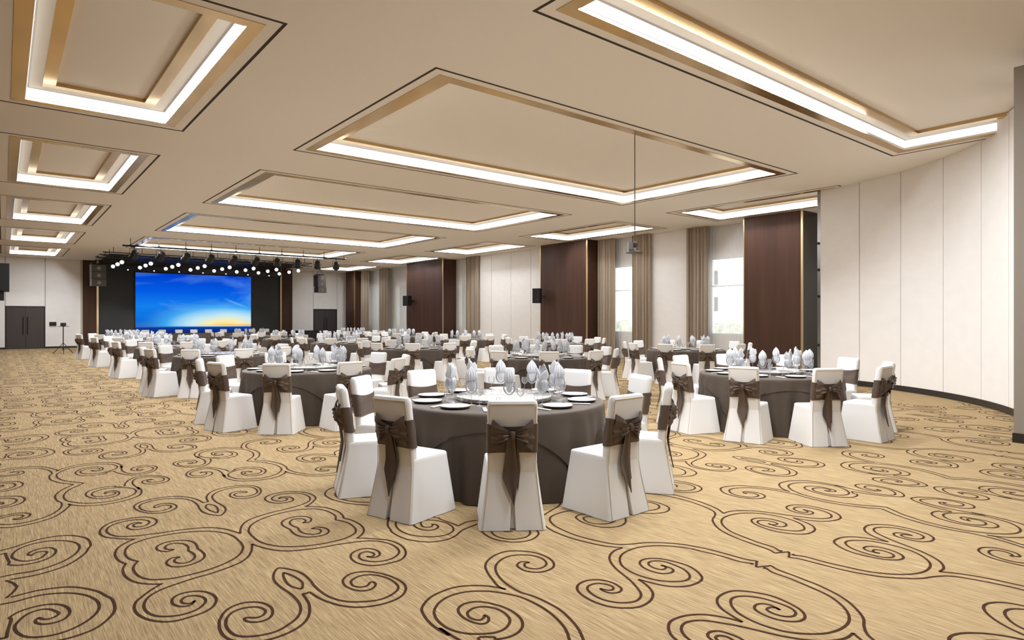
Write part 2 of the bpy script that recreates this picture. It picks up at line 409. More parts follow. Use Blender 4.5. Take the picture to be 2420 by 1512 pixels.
STROKES = [reach_mirror(q) if i in (8, 11, 16, 17) else q for i, q in enumerate(STROKES)]
for i, k, c in ((0, 0, 0), (1, 0, 1), (3, 0, 1), (3, -1, 1), (4, 0, 1), (5, 0, 1), (6, 0, 0), (6, -1, 0), (7, 0, 0), (7, -1, 0), (18, 0, 1)):
    p = list(STROKES[i][k]); p[c] = 0.0 if p[c] < H_/2 else H_; STROKES[i][k] = tuple(p)
def smooth_poly(pts, sub):
    out = []
    n = len(pts)
    for i in range(n - 1):
        p0 = pts[max(i-1, 0)]; p1 = pts[i]; p2 = pts[i+1]; p3 = pts[min(i+2, n-1)]
        for k in range(sub):
            t = k/sub; t2 = t*t; t3 = t2*t
            out.append(tuple(0.5*((2*p1[a]) + (-p0[a]+p2[a])*t + (2*p0[a]-5*p1[a]+4*p2[a]-p3[a])*t2 + (-p0[a]+3*p1[a]-3*p2[a]+p3[a])*t3) for a in (0,1)))
    out.append(pts[-1])
    return out
def ribbons(sub):
    quads = []
    for st in STROKES:
        ps = smooth_poly(st, sub)
        L_, R_ = [], []
        for i, p in enumerate(ps):
            a = ps[max(i-1, 0)]; b = ps[min(i+1, len(ps)-1)]
            dx, dy = b[0]-a[0], b[1]-a[1]; l = math.hypot(dx, dy) or 1e-6
            nx, ny = -dy/l*LINE_W/2, dx/l*LINE_W/2
            L_.append((p[0]+nx, p[1]+ny)); R_.append((p[0]-nx, p[1]-ny))
        quads.append((L_, R_))
    return quads
FX0, FX1, FY0, FY1 = -0.4, 19.4, -6.0, 41.2
fl = MB()
fl.add([(FX0,FY0,0),(FX1,FY0,0),(FX1,FY1,0),(FX0,FY1,0)], [(0,1,2,3)])
fl.box(FX0, FX1, FY0, FY1, -0.12, -0.01)
fl.mi = 1
for ty in range(-2, 9):
    oy = Y0_ + ty*P_
    if oy > FY1 or oy + P_ < FY0: continue
    rb = ribbons(4 if oy < 8 else (2 if oy < 28 else 1))
    for tx in range(-1, 5):
        ox = X0_ + tx*P_
        if ox - H_ > FX1 or ox + H_ < FX0: continue
        for sx in (1, -1):
            for sy in (1, -1):
                for L_, R_ in rb:
                    vs_ = []
                    ins = False
                    for (a, b), (c, d) in zip(L_, R_):
                        for q in ((a, b), (c, d)):
                            vs_.append((ox + sx*q[0], oy + sy*q[1], 0.0015))
                    fs = []
                    for i in range(len(L_) - 1):
                        x, y, _ = vs_[2*i]; x2, y2, _ = vs_[2*i+2]
                        if min(x, x2) > FX0+.02 and max(x, x2) < FX1-.02 and min(y, y2) > FY0+.02 and max(y, y2) < FY1-.02:
                            f = (2*i, 2*i+1, 2*i+3, 2*i+2)
                            fs.append(f if sx*sy < 0 else f[::-1])
                    if fs: fl.add(vs_, fs)
struct('floor', fl, [M['carpet'], M['carpet_line']], label='tan carpet with dark brown double-line scroll pattern')

# ---------------------------------------------------------------- ceiling with coffers
ROWS = [(-0.1, 4.9), (6.75, 11.75), (13.7, 18.65), (20.65, 25.6), (27.65, 32.4), (34.6, 39.2)]
COLS = [(-0.08, 2.37), (4.22, 13.42), (15.35, 18.0)]
INS = 0.33
cof = []
for ci, (a, b) in enumerate(COLS):
    for ri, (c, d) in enumerate(ROWS):
        if ci == 1 and ri == 5: continue
        if ci == 2 and ri == 0: continue
        cof.append((ci, ri, a, b, c, d))
holes = [(a+INS, b-INS, c+INS, d-INS) for _, _, a, b, c, d in cof]
xs = sorted({FX0, FX1} | {h[0] for h in holes} | {h[1] for h in holes})
ys = sorted({FY0, FY1} | {h[2] for h in holes} | {h[3] for h in holes})
ce = MB()
for i in range(len(xs)-1):
    for j in range(len(ys)-1):
        mx, my = (xs[i]+xs[i+1])/2, (ys[j]+ys[j+1])/2
        if any(h[0] < mx < h[1] and h[2] < my < h[3] for h in holes): continue
        ce.add([(xs[i],ys[j],CEIL),(xs[i],ys[j+1],CEIL),(xs[i+1],ys[j+1],CEIL),(xs[i+1],ys[j],CEIL)], [(0,1,2,3)])
ce.box(FX0, FX1, FY0, FY1, CEIL+0.42, CEIL+0.5)
struct('ceiling', ce, M['ceiling'], label='beige ceiling with recessed light coffers')

def frame_ring(mb, a, b, c, d, i0, i1, z0, z1):
    """flat picture-frame ring between insets i0 and i1"""
    for (x0, x1, y0, y1) in ((a+i0, b-i0, c+i0, c+i1), (a+i0, b-i0, d-i1, d-i0), (a+i0, a+i1, c+i1, d-i1), (b-i1, b-i0, c+i1, d-i1)):
        mb.box(x0, x1, y0, y1, z0, z1)
names_r = ['nearest', 'second', 'third', 'fourth', 'fifth', 'sixth']
first_r = {0: 0, 1: 0, 2: 1}
for ci, ri, a, b, c, d in cof:
    e = empty('ceiling_coffer', ((a+b)/2, (c+d)/2, CEIL))
    A_, B_, C_, D_ = -(b-a)/2, (b-a)/2, -(d-c)/2, (d-c)/2
    nm = names_r[ri - first_r[ci]]
    where = ('narrow recessed ceiling light over the left aisle, ', 'wide recessed ceiling light over the middle of the hall, ', 'recessed ceiling light along the window side, ')[ci]
    tag(e, where + nm + ' of its row', 'ceiling light', ('narrow ceiling coffers on the left', 'wide ceiling coffers in the middle', 'ceiling coffers by the windows')[ci])
    g = MB(); frame_ring(g, A_, B_, C_, D_, 0.0, 0.035, -0.004, 0.0); build('shadow_groove', g, M['groove'], e, smooth=False)
    g = MB(); frame_ring(g, A_, B_, C_, D_, 0.17, 0.33, -0.008, 0.0); build('brass_border', g, M['brass'], e, smooth=False)
    g = MB()
    frame_ring(g, A_, B_, C_, D_, INS-0.012, INS, 0.0, 0.30)
    build('recess_wall', g, M['coffer'], e, smooth=False)
    g = MB()
    frame_ring(g, A_, B_, C_, D_, INS, INS+0.012, 0.035, 0.165)
    build('light_strip', g, M['led'], e, smooth=False)
    strips = ([] if (ci, ri) == (1, 0) else [((B_-INS-0.030, 0), (D_-C_)-2*INS-0.1, 0)]) + [((0, D_-INS-0.030), (B_-A_)-2*INS-0.1, 1)]
    if (ci, ri) == (1, 0): strips = [((-0.85, D_-INS-0.030), 6.8, 1)]
    if ci > 0: strips.append(((A_+INS+0.030, 0), (D_-C_)-2*INS-0.1, 0))
    lf = (1.5, 1.05, 0.55)[ci]*{(1, 0): 1.95, (0, 0): 0.42}.get((ci, ri), 0.85 if ci == 2 and ri > 2 else 1.0)
    for (lx, ly), ln, ax in strips:
        ld = bpy.data.lights.new('fill_strip', 'AREA'); ld.shape = 'RECTANGLE'  # added downward fill beside the LED strip, carries most of the hall's light
        ld.size, ld.size_y = (ln, 0.03) if ax else (0.03, ln)
        ld.energy = FILL_W_PER_M*ln*lf; ld.color = FILL_COLOR
        lo = bpy.data.objects.new('fill_strip', ld); lo.location = (lx, ly, 0.028); lo.parent = e; C.objects.link(lo)
    g = MB(); frame_ring(g, A_, B_, C_, D_, 0.375, 0.52, 0.17, 0.22); build('raised_frame', g, M['coffer'], e, smooth=False)
    g = MB(); frame_ring(g, A_, B_, C_, D_, 0.52, 0.67, 0.165, 0.22); build('inner_brass_border', g, M['brass'], e, smooth=False)
    g = MB(); g.box(A_+INS, B_-INS, C_+INS, D_-INS, 0.22, 0.3); build('panel', g, M['coffer'], e, smooth=False)

# ---------------------------------------------------------------- walls
SW = 40.9   # stage wall plane
def wall_panels(mb, axis, pos, segs, z0, z1, gap=0.02, depth=0.05, face=-1):
    """tall panels side by side with thin slits; axis 'x' = panels along X on plane y=pos"""
    for a, b in segs:
        a2, b2 = a + gap/2, b - gap/2
        lo, hi = (pos, pos + depth) if face < 0 else (pos - depth, pos)
        if axis == 'x': mb.box(a2, b2, lo, hi, z0, z1)
        else: mb.box(lo, hi, a2, b2, z0, z1)
ws = MB()
wall_panels(ws, 'x', SW, [(-0.4, 0.1), (1.73, 3.28)], 0.1, CEIL)
wall_panels(ws, 'x', SW, [(0.1, 1.73)], 2.2, CEIL)
wall_panels(ws, 'x', SW, [(14.62, 16.06), (17.71, 18.6)], 0.1, CEIL)
wall_panels(ws, 'x', SW, [(16.06, 17.71)], 2.2, CEIL)
ws.box(18.6, 19.3, SW, SW+0.05, 0, CEIL)
ws.mi = 1
for a, b in ((-0.4, 0.1), (1.73, 3.28), (14.62, 16.06), (17.71, 18.6)): ws.box(a, b, SW+0.03, SW+0.08, 0, CEIL)
for a, b in ((0.1, 1.73), (16.06, 17.71)): ws.box(a, b, SW+0.03, SW+0.08, 2.18, CEIL)
struct('wall_stage', ws, [M['wall'], M['groove']], label='cream panelled end wall around the stage')
for nm, segs in (('baseboard_stage_left', ((-0.4, 0.1), (1.73, 3.28))), ('baseboard_stage_right', ((14.62, 16.06), (17.71, 18.6)))):
    g = MB()
    for a, b in segs: g.box(a, b, SW-0.012, SW+0.05, 0, 0.1)
    struct(nm, g, M['base'])

# portal and stage backing
def wood_box(x0, x1, y0, y1, z0=0.0, z1=CEIL): return MB().box(x0, x1, y0, y1, z0, z1)
t = struct('trim_1', wood_box(3.34, 3.97, SW-0.12, SW+0.08), M['wood'], label='dark walnut panel left of the stage')
build('brass_strip', MB().box(3.97, 4.06, SW-0.13, SW+0.08, 0, CEIL), M['brass_strip'], t, smooth=False)
build('edge_strip', MB().box(3.28, 3.34, SW-0.12, SW+0.08, 0, CEIL), M['pipe'], t, smooth=False)
t = struct('trim_2', wood_box(13.93, 14.62, SW-0.12, SW+0.08), M['wood'], label='dark walnut panel right of the stage')
build('brass_strip', MB().box(13.84, 13.93, SW-0.13, SW+0.08, 0, CEIL), M['brass_strip'], t, smooth=False)
struct('wall_stage_backing', MB().box(4.06, 13.84, SW, SW+0.08, 0, CEIL), M['stage_wall'], label='dark backing wall behind the screen')
struct('trim_3', MB().box(4.06, 13.84, SW-0.25, SW, 4.2, CEIL), M['stage_black'], label='black pelmet above the stage screen')

def double_door(name, x0, x1, m, label):
    d = struct(name, MB().box(x0+0.02, x1-0.02, SW+0.05, SW+0.08, 0, 2.18), m, label=label)
    xm = (x0+x1)/2
    f = MB(); f.box(x0, x0+0.05, SW-0.01, SW+0.07, 0, 2.2); f.box(x1-0.05, x1, SW-0.01, SW+0.07, 0, 2.2); f.box(x0+0.05, x1-0.05, SW-0.01, SW+0.07, 2.14, 2.2)
    build('door_frame', f, M['base'], d, smooth=False)
    for s, (a, b) in ((-1, (x0+0.055, xm-0.006)), (1, (xm+0.006, x1-0.055))):
        lf = build('door_leaf', MB().box(a, b, SW+0.0, SW+0.05, 0.01, 2.13), m, d, smooth=False)
        hx = xm + s*0.09
        h = MB(); h.tube([(hx, SW-0.06, 0.75), (hx, SW-0.06, 1.65)], 0.018)
        h.tube([(hx, SW-0.06, 0.85), (hx, SW, 0.85)], 0.012); h.tube([(hx, SW-0.06, 1.55), (hx, SW, 1.55)], 0.012)
        build('door_handle', h, M['base'], lf)
double_door('door_1', 0.1, 1.73, M['door'], 'dark brown double door left of the stage')
double_door('door_2', 16.06, 17.71, M['door_blue'], 'dark glossy double door right of the stage')

# left wall and rear wall (behind the camera)
struct('wall_left', MB().box(-0.5, -0.4, FY0, FY1, 0, CEIL), M['wood'])
struct('wall_rear', MB().box(-0.4, 19.3, FY0-0.1, FY0, 0, CEIL), M['wood'])

# window wall with openings, X = 18.85
WX = 19.05
WINS = [(10.95, 12.7), (15.2, 17.2), (26.3, 28.0), (32.6, 34.82), (36.9, 38.85)]
wins_z = (1.0, 3.63)
ww = MB()
edges = [8.95]
for a, b in WINS:
    edges += [a, b]
edges.append(FY1)
for k in range(0, len(edges), 2):
    ww.box(WX, WX+0.25, edges[k], edges[k+1], 0, CEIL)
for a, b in WINS:
    ww.box(WX, WX+0.25, a, b, 0, wins_z[0]); ww.box(WX, WX+0.25, a, b, wins_z[1], CEIL)
struct('wall_windows', ww, M['wall'], label='cream wall with tall windows on the right')
for k, (a, b) in enumerate(WINS):
    f = MB(); t_ = 0.05; x0, x1 = WX+0.02, WX+0.09; z0, z1 = wins_z
    f.box(x0, x1, a, a+t_, z0, z1); f.box(x0, x1, b-t_, b, z0, z1)
    f.box(x0, x1, a+t_, b-t_, z0, z0+t_); f.box(x0, x1, a+t_, b-t_, z1-t_, z1)
    f.box(x0, x1, a+t_, b-t_, 2.645, 2.685)
    wo = struct('window_%d' % (k+1), f, M['frame'], label='tall white-framed window behind sheer curtain')
    build('pane', MB().box(WX+0.05, WX+0.056, a+t_, b-t_, z0+t_, z1-t_), M['pane'], wo, smooth=False)
    build('sill', MB().box(WX-0.04, WX+0.02, a-0.05, b+0.05, z0-0.04, z0), M['frame'], wo, smooth=False)

# cream piers
def pier(name, y0, y1, splits, x=18.55, label=None):
    g = MB()
    pts = [y0] + splits + [y1]
    wall_panels(g, 'y', x, [(pts[i], pts[i+1]) for i in range(len(pts)-1)], 0.1, CEIL, gap=0.02, depth=0.05)
    g.mi = 1; g.box(x+0.03, WX, y0, y1, 0, CEIL)
    struct(name, g, [M['wall'], M['groove']], label=label)
    struct(name.replace('wall', 'baseboard'), MB().box(x-0.012, x+0.04, y0, y1, 0, 0.1), M['base'])
pier('wall_pier_near', 13.1, 15.1, [], 18.72, 'plain cream pier between two windows')
pier('wall_pier_middle', 20.99, 26.1, [21.71, 23.15, 24.67], 18.62, 'cream panelled wall between two walnut pillars')

# walnut pillars
PILL = [(8.95, 10.83, 'nearest the curved wall'), (17.61, 20.42, 'second from the curved wall, speaker at its left edge'), (28.15, 32.0, 'third from the curved wall, with a wall speaker'), (38.88, 40.27, 'farthest, beside the stage wall')]
for y0, y1, lb in PILL:
    e = empty('wood_clad_pillar', (18.05, (y0+y1)/2, 0))
    h = (y1-y0)/2
    tag(e, 'dark walnut wall pillar, ' + lb, 'pillar', 'walnut pillars along the window wall')
    build('veneer_panel', MB().box(0, 0.1, -h+0.05, h-0.03, 0, CEIL), M['wood'], e, smooth=False)
    build('side_panel', MB().box(0.02, WX-18.05 if y0 > 9 else 1.14, -h, -h+0.05, 0, CEIL), M['black_gloss'] if y0 < 9 else M['wood'], e, smooth=False)
    build('core', MB().box(0.1, WX-18.05, -h+0.05, h-0.02, 0, CEIL), M['wood'], e, smooth=False)
    build('brass_edge', MB().box(-0.012, 0.02, -h-0.01, -h+0.05, 0, CEIL), M['brass_strip'], e, smooth=False)
    build('brass_edge', MB().box(-0.008, 0.1, h-0.03, h, 0, CEIL), M['brass_strip'], e, smooth=False)
struct('wall_near_return', MB().box(19.2, 19.35, 6.0, 8.93, 0, CEIL), M['wall'])

# curved movable wall
def circ(p, q, r):
    ax, ay = p; bx, by = q; cx, cy = r
    d = 2*(ax*(by-cy)+bx*(cy-ay)+cx*(ay-by))
    ux = ((ax*ax+ay*ay)*(by-cy)+(bx*bx+by*by)*(cy-ay)+(cx*cx+cy*cy)*(ay-by))/d
    uy = ((ax*ax+ay*ay)*(cx-bx)+(bx*bx+by*by)*(ax-cx)+(cx*cx+cy*cy)*(bx-ax))/d
    return ux, uy, math.hypot(ax-ux, ay-uy)
cxx, cyy, cr = circ((15.62, 7.3), (14.72, 4.86), (12.35, 2.72))
a_end = math.atan2(7.3-cyy, 15.62-cxx); a_fin = math.atan2(2.72-cyy, 12.35-cxx) - 0.22
joints_xy = [(15.42, 6.3), (14.97, 5.3), (14.2, 4.42), (13.43, 3.6), (12.66, 2.96)]
ja = [a_end] + [math.atan2(y-cyy, x-cxx) for x, y in joints_xy]
while ja[-1] - 0.1 > a_fin: ja.append(ja[-1] - 0.1)
cw = MB()
def arc_strip(mb, a0, a1, r0, r1, z0, z1, n=6):
    rings = []
    for i in range(n+1):
        a = a0 + (a1-a0)*i/n
        rings.append([(cxx+r0*cos(a), cyy+r0*sin(a), z0), (cxx+r1*cos(a), cyy+r1*sin(a), z0), (cxx+r1*cos(a), cyy+r1*sin(a), z1), (cxx+r0*cos(a), cyy+r0*sin(a), z1)])
    mb.loft(rings)
ga = 0.009/cr
for i in range(len(ja)-1):
    arc_strip(cw, ja[i]-(0 if i == 0 else ga), ja[i+1]+ga, cr, cr+0.05, 0.12, CEIL+0.2)
cw.mi = 1
arc_strip(cw, ja[0], ja[-1], cr+0.03, cr+0.14, 0.0, CEIL+0.2, 40)
struct('wall_curved', cw, [M['wall'], M['groove']], smooth=True, label='curved cream panelled wall on the right')
g = MB(); arc_strip(g, ja[0], ja[-1], cr-0.012, cr+0.03, 0.0, 0.12, 40); struct('baseboard_curved', g, M['base'], smooth=True)
ex, ey = cxx+(cr+0.07)*cos(a_end), cyy+(cr+0.07)*sin(a_end)
g = MB(); g.box(ex-0.065, ex+0.075, ey, ey+0.09, 0, CEIL)
tr_ = struct('trim_4', g, M['chrome'], label='grey metal edge of the curved wall')
for z in (0.9, 2.1, 2.75, 3.4):
    build('hinge', MB().lathe([(0.001, -0.03), (0.022, -0.03), (0.022, 0.03), (0.001, 0.03)], 10, (ex-0.08, ey+0.06, z)), M['metal_dark'], tr_)
# near pilaster at the right edge of the view
struct('wall_pilaster', MB().box(9.87, 10.9, 1.2, 2.21, 0.12, CEIL), M['shaded_taupe'], label='plain pilaster at the right edge')
struct('baseboard_pilaster', MB().box(9.858, 10.912, 1.188, 2.222, 0, 0.12), M['base'])

# outside
g = MB(); g.box(0, 1.2, -22, 46, -8, 22)
bd = build('apartment_block', g, M['outside_wall'], loc=(40, 26, 0), smooth=False)
tag(bd, 'pale apartment block seen faintly through the windows', 'building')
for i in range(19):
    for j in range(5):
        build('window', MB().box(-0.06, 0.0, -20.4+i*3.4, -19.4+i*3.4, 0.2+j*1.9, 1.2+j*1.9), M['outside_win'], bd, smooth=False)
g = MB()
for i in range(26):
    cx_, cy_ = random.uniform(-3, 3), random.uniform(-9, 9); rr = random.uniform(0.7, 1.5)
    g.lathe([(0.01, -rr), (rr*0.7, -rr*0.7), (rr, 0), (rr*0.7, rr*0.7), (0.01, rr)], 9, (cx_*0.4, cy_*1.8, rr*0.2))
tag(build('hedge', g, M['foliage'], loc=(33, 24, -0.2)), 'green shrubs outside the windows', 'shrubs', kind='stuff')

# ---------------------------------------------------------------- curtains
def curtain(y0, y1, label, x=18.5, amp=0.045, n=None):
    L_ = y1 - y0; n = n or max(4, int(L_/0.13))
    ph = random.uniform(0, 6)
    def fn(u, v):
        y = y0 + u*L_
        a = amp*(0.8 + 0.35*v)
        k = 2*PI*n*u
        return (x + a*sin(k + ph) + 0.012*sin(2.3*k + ph*2), y - (y0+y1)/2 + 0.012*sin(k*1.4), CEIL - 0.01 - v*(CEIL-0.03))
    g = MB().sheet(fn, n*10, 4, 0.006, (1, 0, 0))
    o = build('curtain', g, M['curtain'], loc=(0, (y0+y1)/2, 0), smooth=80)
    return tag(o, label, 'curtain', 'taupe drapes along the window wall')
curtain(12.46, 13.31, 'taupe curtain left of the nearest window, beside the cream pier', 18.58)
curtain(14.9, 15.76, 'taupe curtain right of the second window, beside the cream pier', 18.58)
curtain(16.66, 17.55, 'taupe curtain against the second walnut pillar', 18.58)
curtain(25.6, 26.66, 'taupe curtain left of the cream panelled wall', 18.5)
curtain(35.1, 36.2, 'taupe curtain between the two far windows', 18.5)
curtain(37.65, 38.75, 'farthest taupe curtain, beside the stage end', 18.5)
def sheer(y0, y1, label, x=18.86):
    L_ = y1 - y0; n = max(5, int(L_/0.12))
    fn = lambda u, v: (x + 0.010*sin(2*PI*n*u) + 0.004*sin(5.1*PI*n*u+1), y0 + u*L_ - (y0+y1)/2, CEIL - 0.01 - v*(CEIL-0.03))
    o = build('sheer_curtain', MB().sheet(fn, n*8, 2), M['sheer'], loc=(0, (y0+y1)/2, 0), smooth=80)
    tag(o, label, 'sheer curtain', 'white sheers over the windows')
sheer(10.88, 13.08, 'white sheer over the nearest window, beside the first walnut pillar')
sheer(15.12, 17.58, 'white sheer between two taupe curtains left of the cream pier')
sheer(26.12, 28.12, 'white sheer over the narrow window strip beside the third pillar')
sheer(32.05, 35.6, 'wide white sheer left of the third walnut pillar')
sheer(35.65, 38.85, 'farthest white sheer between two dark curtains')

# ---------------------------------------------------------------- stage, screen, head table
st = empty('stage_platform', (9.0, 39.6, 0))
tag(st, 'low black stage platform under the big screen', 'stage')
build('deck', MB().box(-4.95, 4.83, -0.55, 1.29, 0.40, 0.45), M['stage_black'], st, smooth=False)
build('skirt', MB().box(-4.93, 4.81, -0.53, 1.28, 0.0, 0.40), M['stage_black'], st, smooth=False)
SCW, SCH = 6.22, 3.40
sc = empty('led_screen', (5.80, SW-0.16, 0.74))
tag(sc, 'large stage screen showing a blue sky at sunset', 'screen')
build('picture', MB().box(0, SCW, 0, 0.02, 0, SCH), screen_mat(SCW, SCH), sc, smooth=False)
g = MB(); g.box(-0.04, SCW+0.04, 0.02, 0.14, -0.04, SCH+0.04); build('housing', g, M['stage_black'], sc, smooth=False)
g = MB(); g.box(0.2, SCW-0.2, 0.02, 0.12, -0.29, -0.04); build('base_frame', g, M['stage_black'], sc, smooth=False)

struct('trim_5', MB().box(4.06, 13.84, 36.0, SW-0.25, CEIL-0.03, CEIL-0.002), M['stage_black'], label='black soffit over the stage')

# black cabinet on the right before the wall
cb = empty('low_cabinet', (15.3, 40.2, 0))
tag(cb, 'low black cabinet before the white wall, left of the right door', 'cabinet')
build('body', MB().box(-0.68, 0.66, -0.3, 0.3, 0.04, 0.76), M['stage_black'], cb, smooth=False)
build('top', MB().box(-0.7, 0.68, -0.32, 0.32, 0.76, 0.79), M['stage_black'], cb, smooth=False)
for a in (-0.67, 0.0): build('door', MB().box(a+0.01, a+0.65, -0.315, -0.3, 0.08, 0.74), M['device'], cb, smooth=False)

# ---------------------------------------------------------------- chairs
def rrect(w_, y0, y1, z, r=0.03, n=4, taper=1.0):
    pts = []
    x = w_/2
    for (cx_, cy_, a0) in ((x-r, y1-r, 0), (-x+r, y1-r, PI/2), (-x+r, y0+r, PI), (x-r, y0+r, 1.5*PI)):
        for i in range(n+1):
            a = a0 + PI/2*i/n
            pts.append((cx_ + r*cos(a), cy_ + r*sin(a), z))
    return pts
def chair_back_y(z):   # outer (rear) face of the back
    if z >= 0.45: return -0.235 - 0.075*((z-0.45)/0.5)
    return -0.235 - 0.085*((0.45-z)/0.45)**1.2
def chair_meshes():
    R = {}
    # backrest cover
    rings = []
    for z, th, wd, r in ((0.40, 0.07, 0.37, 0.02), (0.55, 0.075, 0.368, 0.028), (0.75, 0.075, 0.368, 0.03), (0.90, 0.075, 0.372, 0.03), (0.93, 0.07, 0.368, 0.03), (0.944, 0.055, 0.356, 0.025), (0.95, 0.03, 0.33, 0.014)):
        yb = chair_back_y(z); off = (0.075-th)/2
        rings.append(rrect(wd, yb+off, yb+off+th, z, r))
    R['back'] = MB().loft(rings).mesh('backrest_cover', M['cover'])
    # piping along the rear edges
    g = MB()
    for s in (-1, 1):
        g.tube([(s*0.172, chair_back_y(z)-0.001, z) for z in (0.775, 0.85, 0.925)], 0.0028, 5)
        g.tube([(s*(0.172+0.05*((0.55-z)/0.55)**1.3), chair_back_y(z)-0.001, z) for z in (0.55, 0.4, 0.25, 0.1, 0.004)], 0.0028, 5)
    g.tube([(-0.172, chair_back_y(0.925)-0.001, 0.925), (0.172, chair_back_y(0.925)-0.001, 0.925)], 0.0028, 5)
    R['pipe'] = g.mesh('piping', M['pipe'])
    # seat cover with skirt to the floor and a split pleat at the rear
    rings = []; W = []
    zs = [0.472, 0.47, 0.46, 0.44, 0.38, 0.28, 0.15, 0.05, 0.004]
    def ring(z, k):
        f = max(0.0, (0.455-z)/0.455)
        ws_ = 0.375 + 0.12*f**1.15          # rear width
        wf = 0.405 + 0.115*f                # front width
        yb = chair_back_y(min(z, 0.45)); yf = 0.165 + 0.045*f
        sh = {0: 0.012, 1: 0.005, 2: 0.0}.get(k, 0.0)
        pts = []
        r = 0.028
        def lerp_w(y): return (ws_ + (wf-ws_)*((y-yb)/(yf-yb)))/2 - sh
        y1 = yf - sh; y0 = yb + (0.0 if k > 1 else 0.01)
        # front right corner
        for i in range(4):
            a = PI/2*i/3; pts.append((lerp_w(y1)-r+r*cos(a), y1-r+r*sin(a), z))
        for i in range(1, 6): # gentle waves on the front
            u = 1 - i/3; pts.append((u*(lerp_w(y1)-r), y1 + 0.006*f*sin(i*2.1), z))
        for i in range(4):
            a = PI/2 + PI/2*i/3; pts.append((-lerp_w(y1)+r+r*cos(a), y1-r+r*sin(a), z))
        for i in range(1, 4):
            y = y1-r + (y0+r-(y1-r))*i/4; pts.append((-lerp_w(y) - 0.006*f*sin(i*2.3+1), y, z))
        for i in range(4):
            a = PI + PI/2*i/3; pts.append((-lerp_w(y0)+r+r*cos(a), y0+r+r*sin(a), z))
        gp = 0.0015 + 0.02*f**1.2; dp = 0.012 + 0.035*f
        pts += [(-0.5*lerp_w(y0), y0, z), (-gp-0.004, y0-0.002*f, z), (-gp, y0+0.006, z), (-gp*1.6, y0+dp, z), (gp*1.6, y0+dp, z), (gp, y0+0.006, z), (gp+0.004, y0-0.002*f, z), (0.5*lerp_w(y0), y0, z)]
        for i in range(4):
            a = 1.5*PI + PI/2*i/3; pts.append((lerp_w(y0)-r+r*cos(a), y0+r+r*sin(a), z))
        for i in range(1, 4):
            y = y0+r + (y1-r-(y0+r))*i/4; pts.append((lerp_w(y) + 0.006*f*sin(i*2.7), y, z))
        return pts
    zs2 = [0.476, 0.472, 0.462, 0.44, 0.38, 0.28, 0.15, 0.05, 0.004]
    rings = [ring(z, k) for k, z in enumerate(zs2)]
    g = MB().loft(rings[::-1], cap0=False, cap1=True)
    R['seat'] = g.mesh('seat_cover', M['cover'], 28)
    # sash band
    N = 40; rings = []
    def per(t, z, o=0.007):
        # rounded rectangle perimeter around the back at height z
        pr = rrect(0.368+2*o, chair_back_y(z)-o, chair_back_y(z)+0.075+o, z, 0.034, 4)
        return pr
    levels = 6; base = per(0, 0.6); n = len(base)
    # denser along faces
    def dens(pr):
        out = []
        for i in range(len(pr)):
            a, b = pr[i], pr[(i+1) % len(pr)]
            dd = math.hypot(a[0]-b[0], a[1]-b[1]); m_ = 8 if dd > 0.2 else 1
            for k in range(m_): out.append(tuple(a[q]+(b[q]-a[q])*k/m_ for q in range(3)))
        return out
    for lv in range(levels+1):
        v = lv/levels
        ref = dens(per(0, 0.56 + 0.22*v))
        row = []
        for (x, y, z) in ref:
            c_ = 1-(x/0.19)**2
            zz = 0.556 + 0.006*c_ + v*(0.222 - 0.028*c_)
            yy = y + (chair_back_y(zz)-chair_back_y(z))
            wr = 0.003*sin(9*v + x*14)
            row.append((x, yy - (wr if y < chair_back_y(z)+0.03 else -wr), zz))
        rings.append(row)
    g = MB().loft(rings, False, False)
    inner = [[(x*0.975, (y-(chair_back_y(z)+0.0375))*0.9+chair_back_y(z)+0.0375, z) for x, y, z in r] for r in (rings[-1], rings[0])]
    g.loft([rings[-1], inner[0]], False, False); g.loft([inner[1], rings[0]], False, False)
    R['sash'] = g.mesh('sash', M['sash'])
    # bow: two pleated loops and a knot
    g = MB()
    for s in (-1, 1):
        def fn(u, v, s=s):
            uu = u**0.9
            zc = 0.700 - 0.012*uu
            half = 0.016 + 0.062*uu + 0.018*uu*uu
            vv = 2*v-1
            z = zc + vv*half + 0.010*uu*sin(7*v+0.6) - 0.02*uu*(1 if vv < 0 else 0)*abs(vv) + 0.018*uu*max(0, vv)
            x = s*(0.006 + 0.158*u - 0.032*u*(vv*vv)*0.5)
            yb = chair_back_y(z) - 0.010
            y = yb - 0.036*sin(PI*min(1, u*0.97)) - 0.009*uu*cos(5*PI*v)
            return (x, y, z)
        g.sheet(fn, 9, 16, 0.006, (0, -1, 0))
        # inner fold of each loop
        def fn2(u, v, s=s):
            z = 0.700 + (2*v-1)*(0.012 + 0.04*u) - 0.008*u
            x = s*(0.01 + 0.105*u)
            return (x, chair_back_y(z) - 0.03 - 0.04*sin(PI*u*0.9) - 0.006*cos(4*PI*v), z)
        g.sheet(fn2, 6, 10, 0.005, (0, -1, 0))
    g.lathe([(0.002, -0.030), (0.018, -0.026), (0.024, -0.008), (0.023, 0.012), (0.017, 0.026), (0.002, 0.029)], 12, (0, chair_back_y(0.70)-0.042, 0.700))
    R['bow'] = g.mesh('bow', M['sash'], 55)
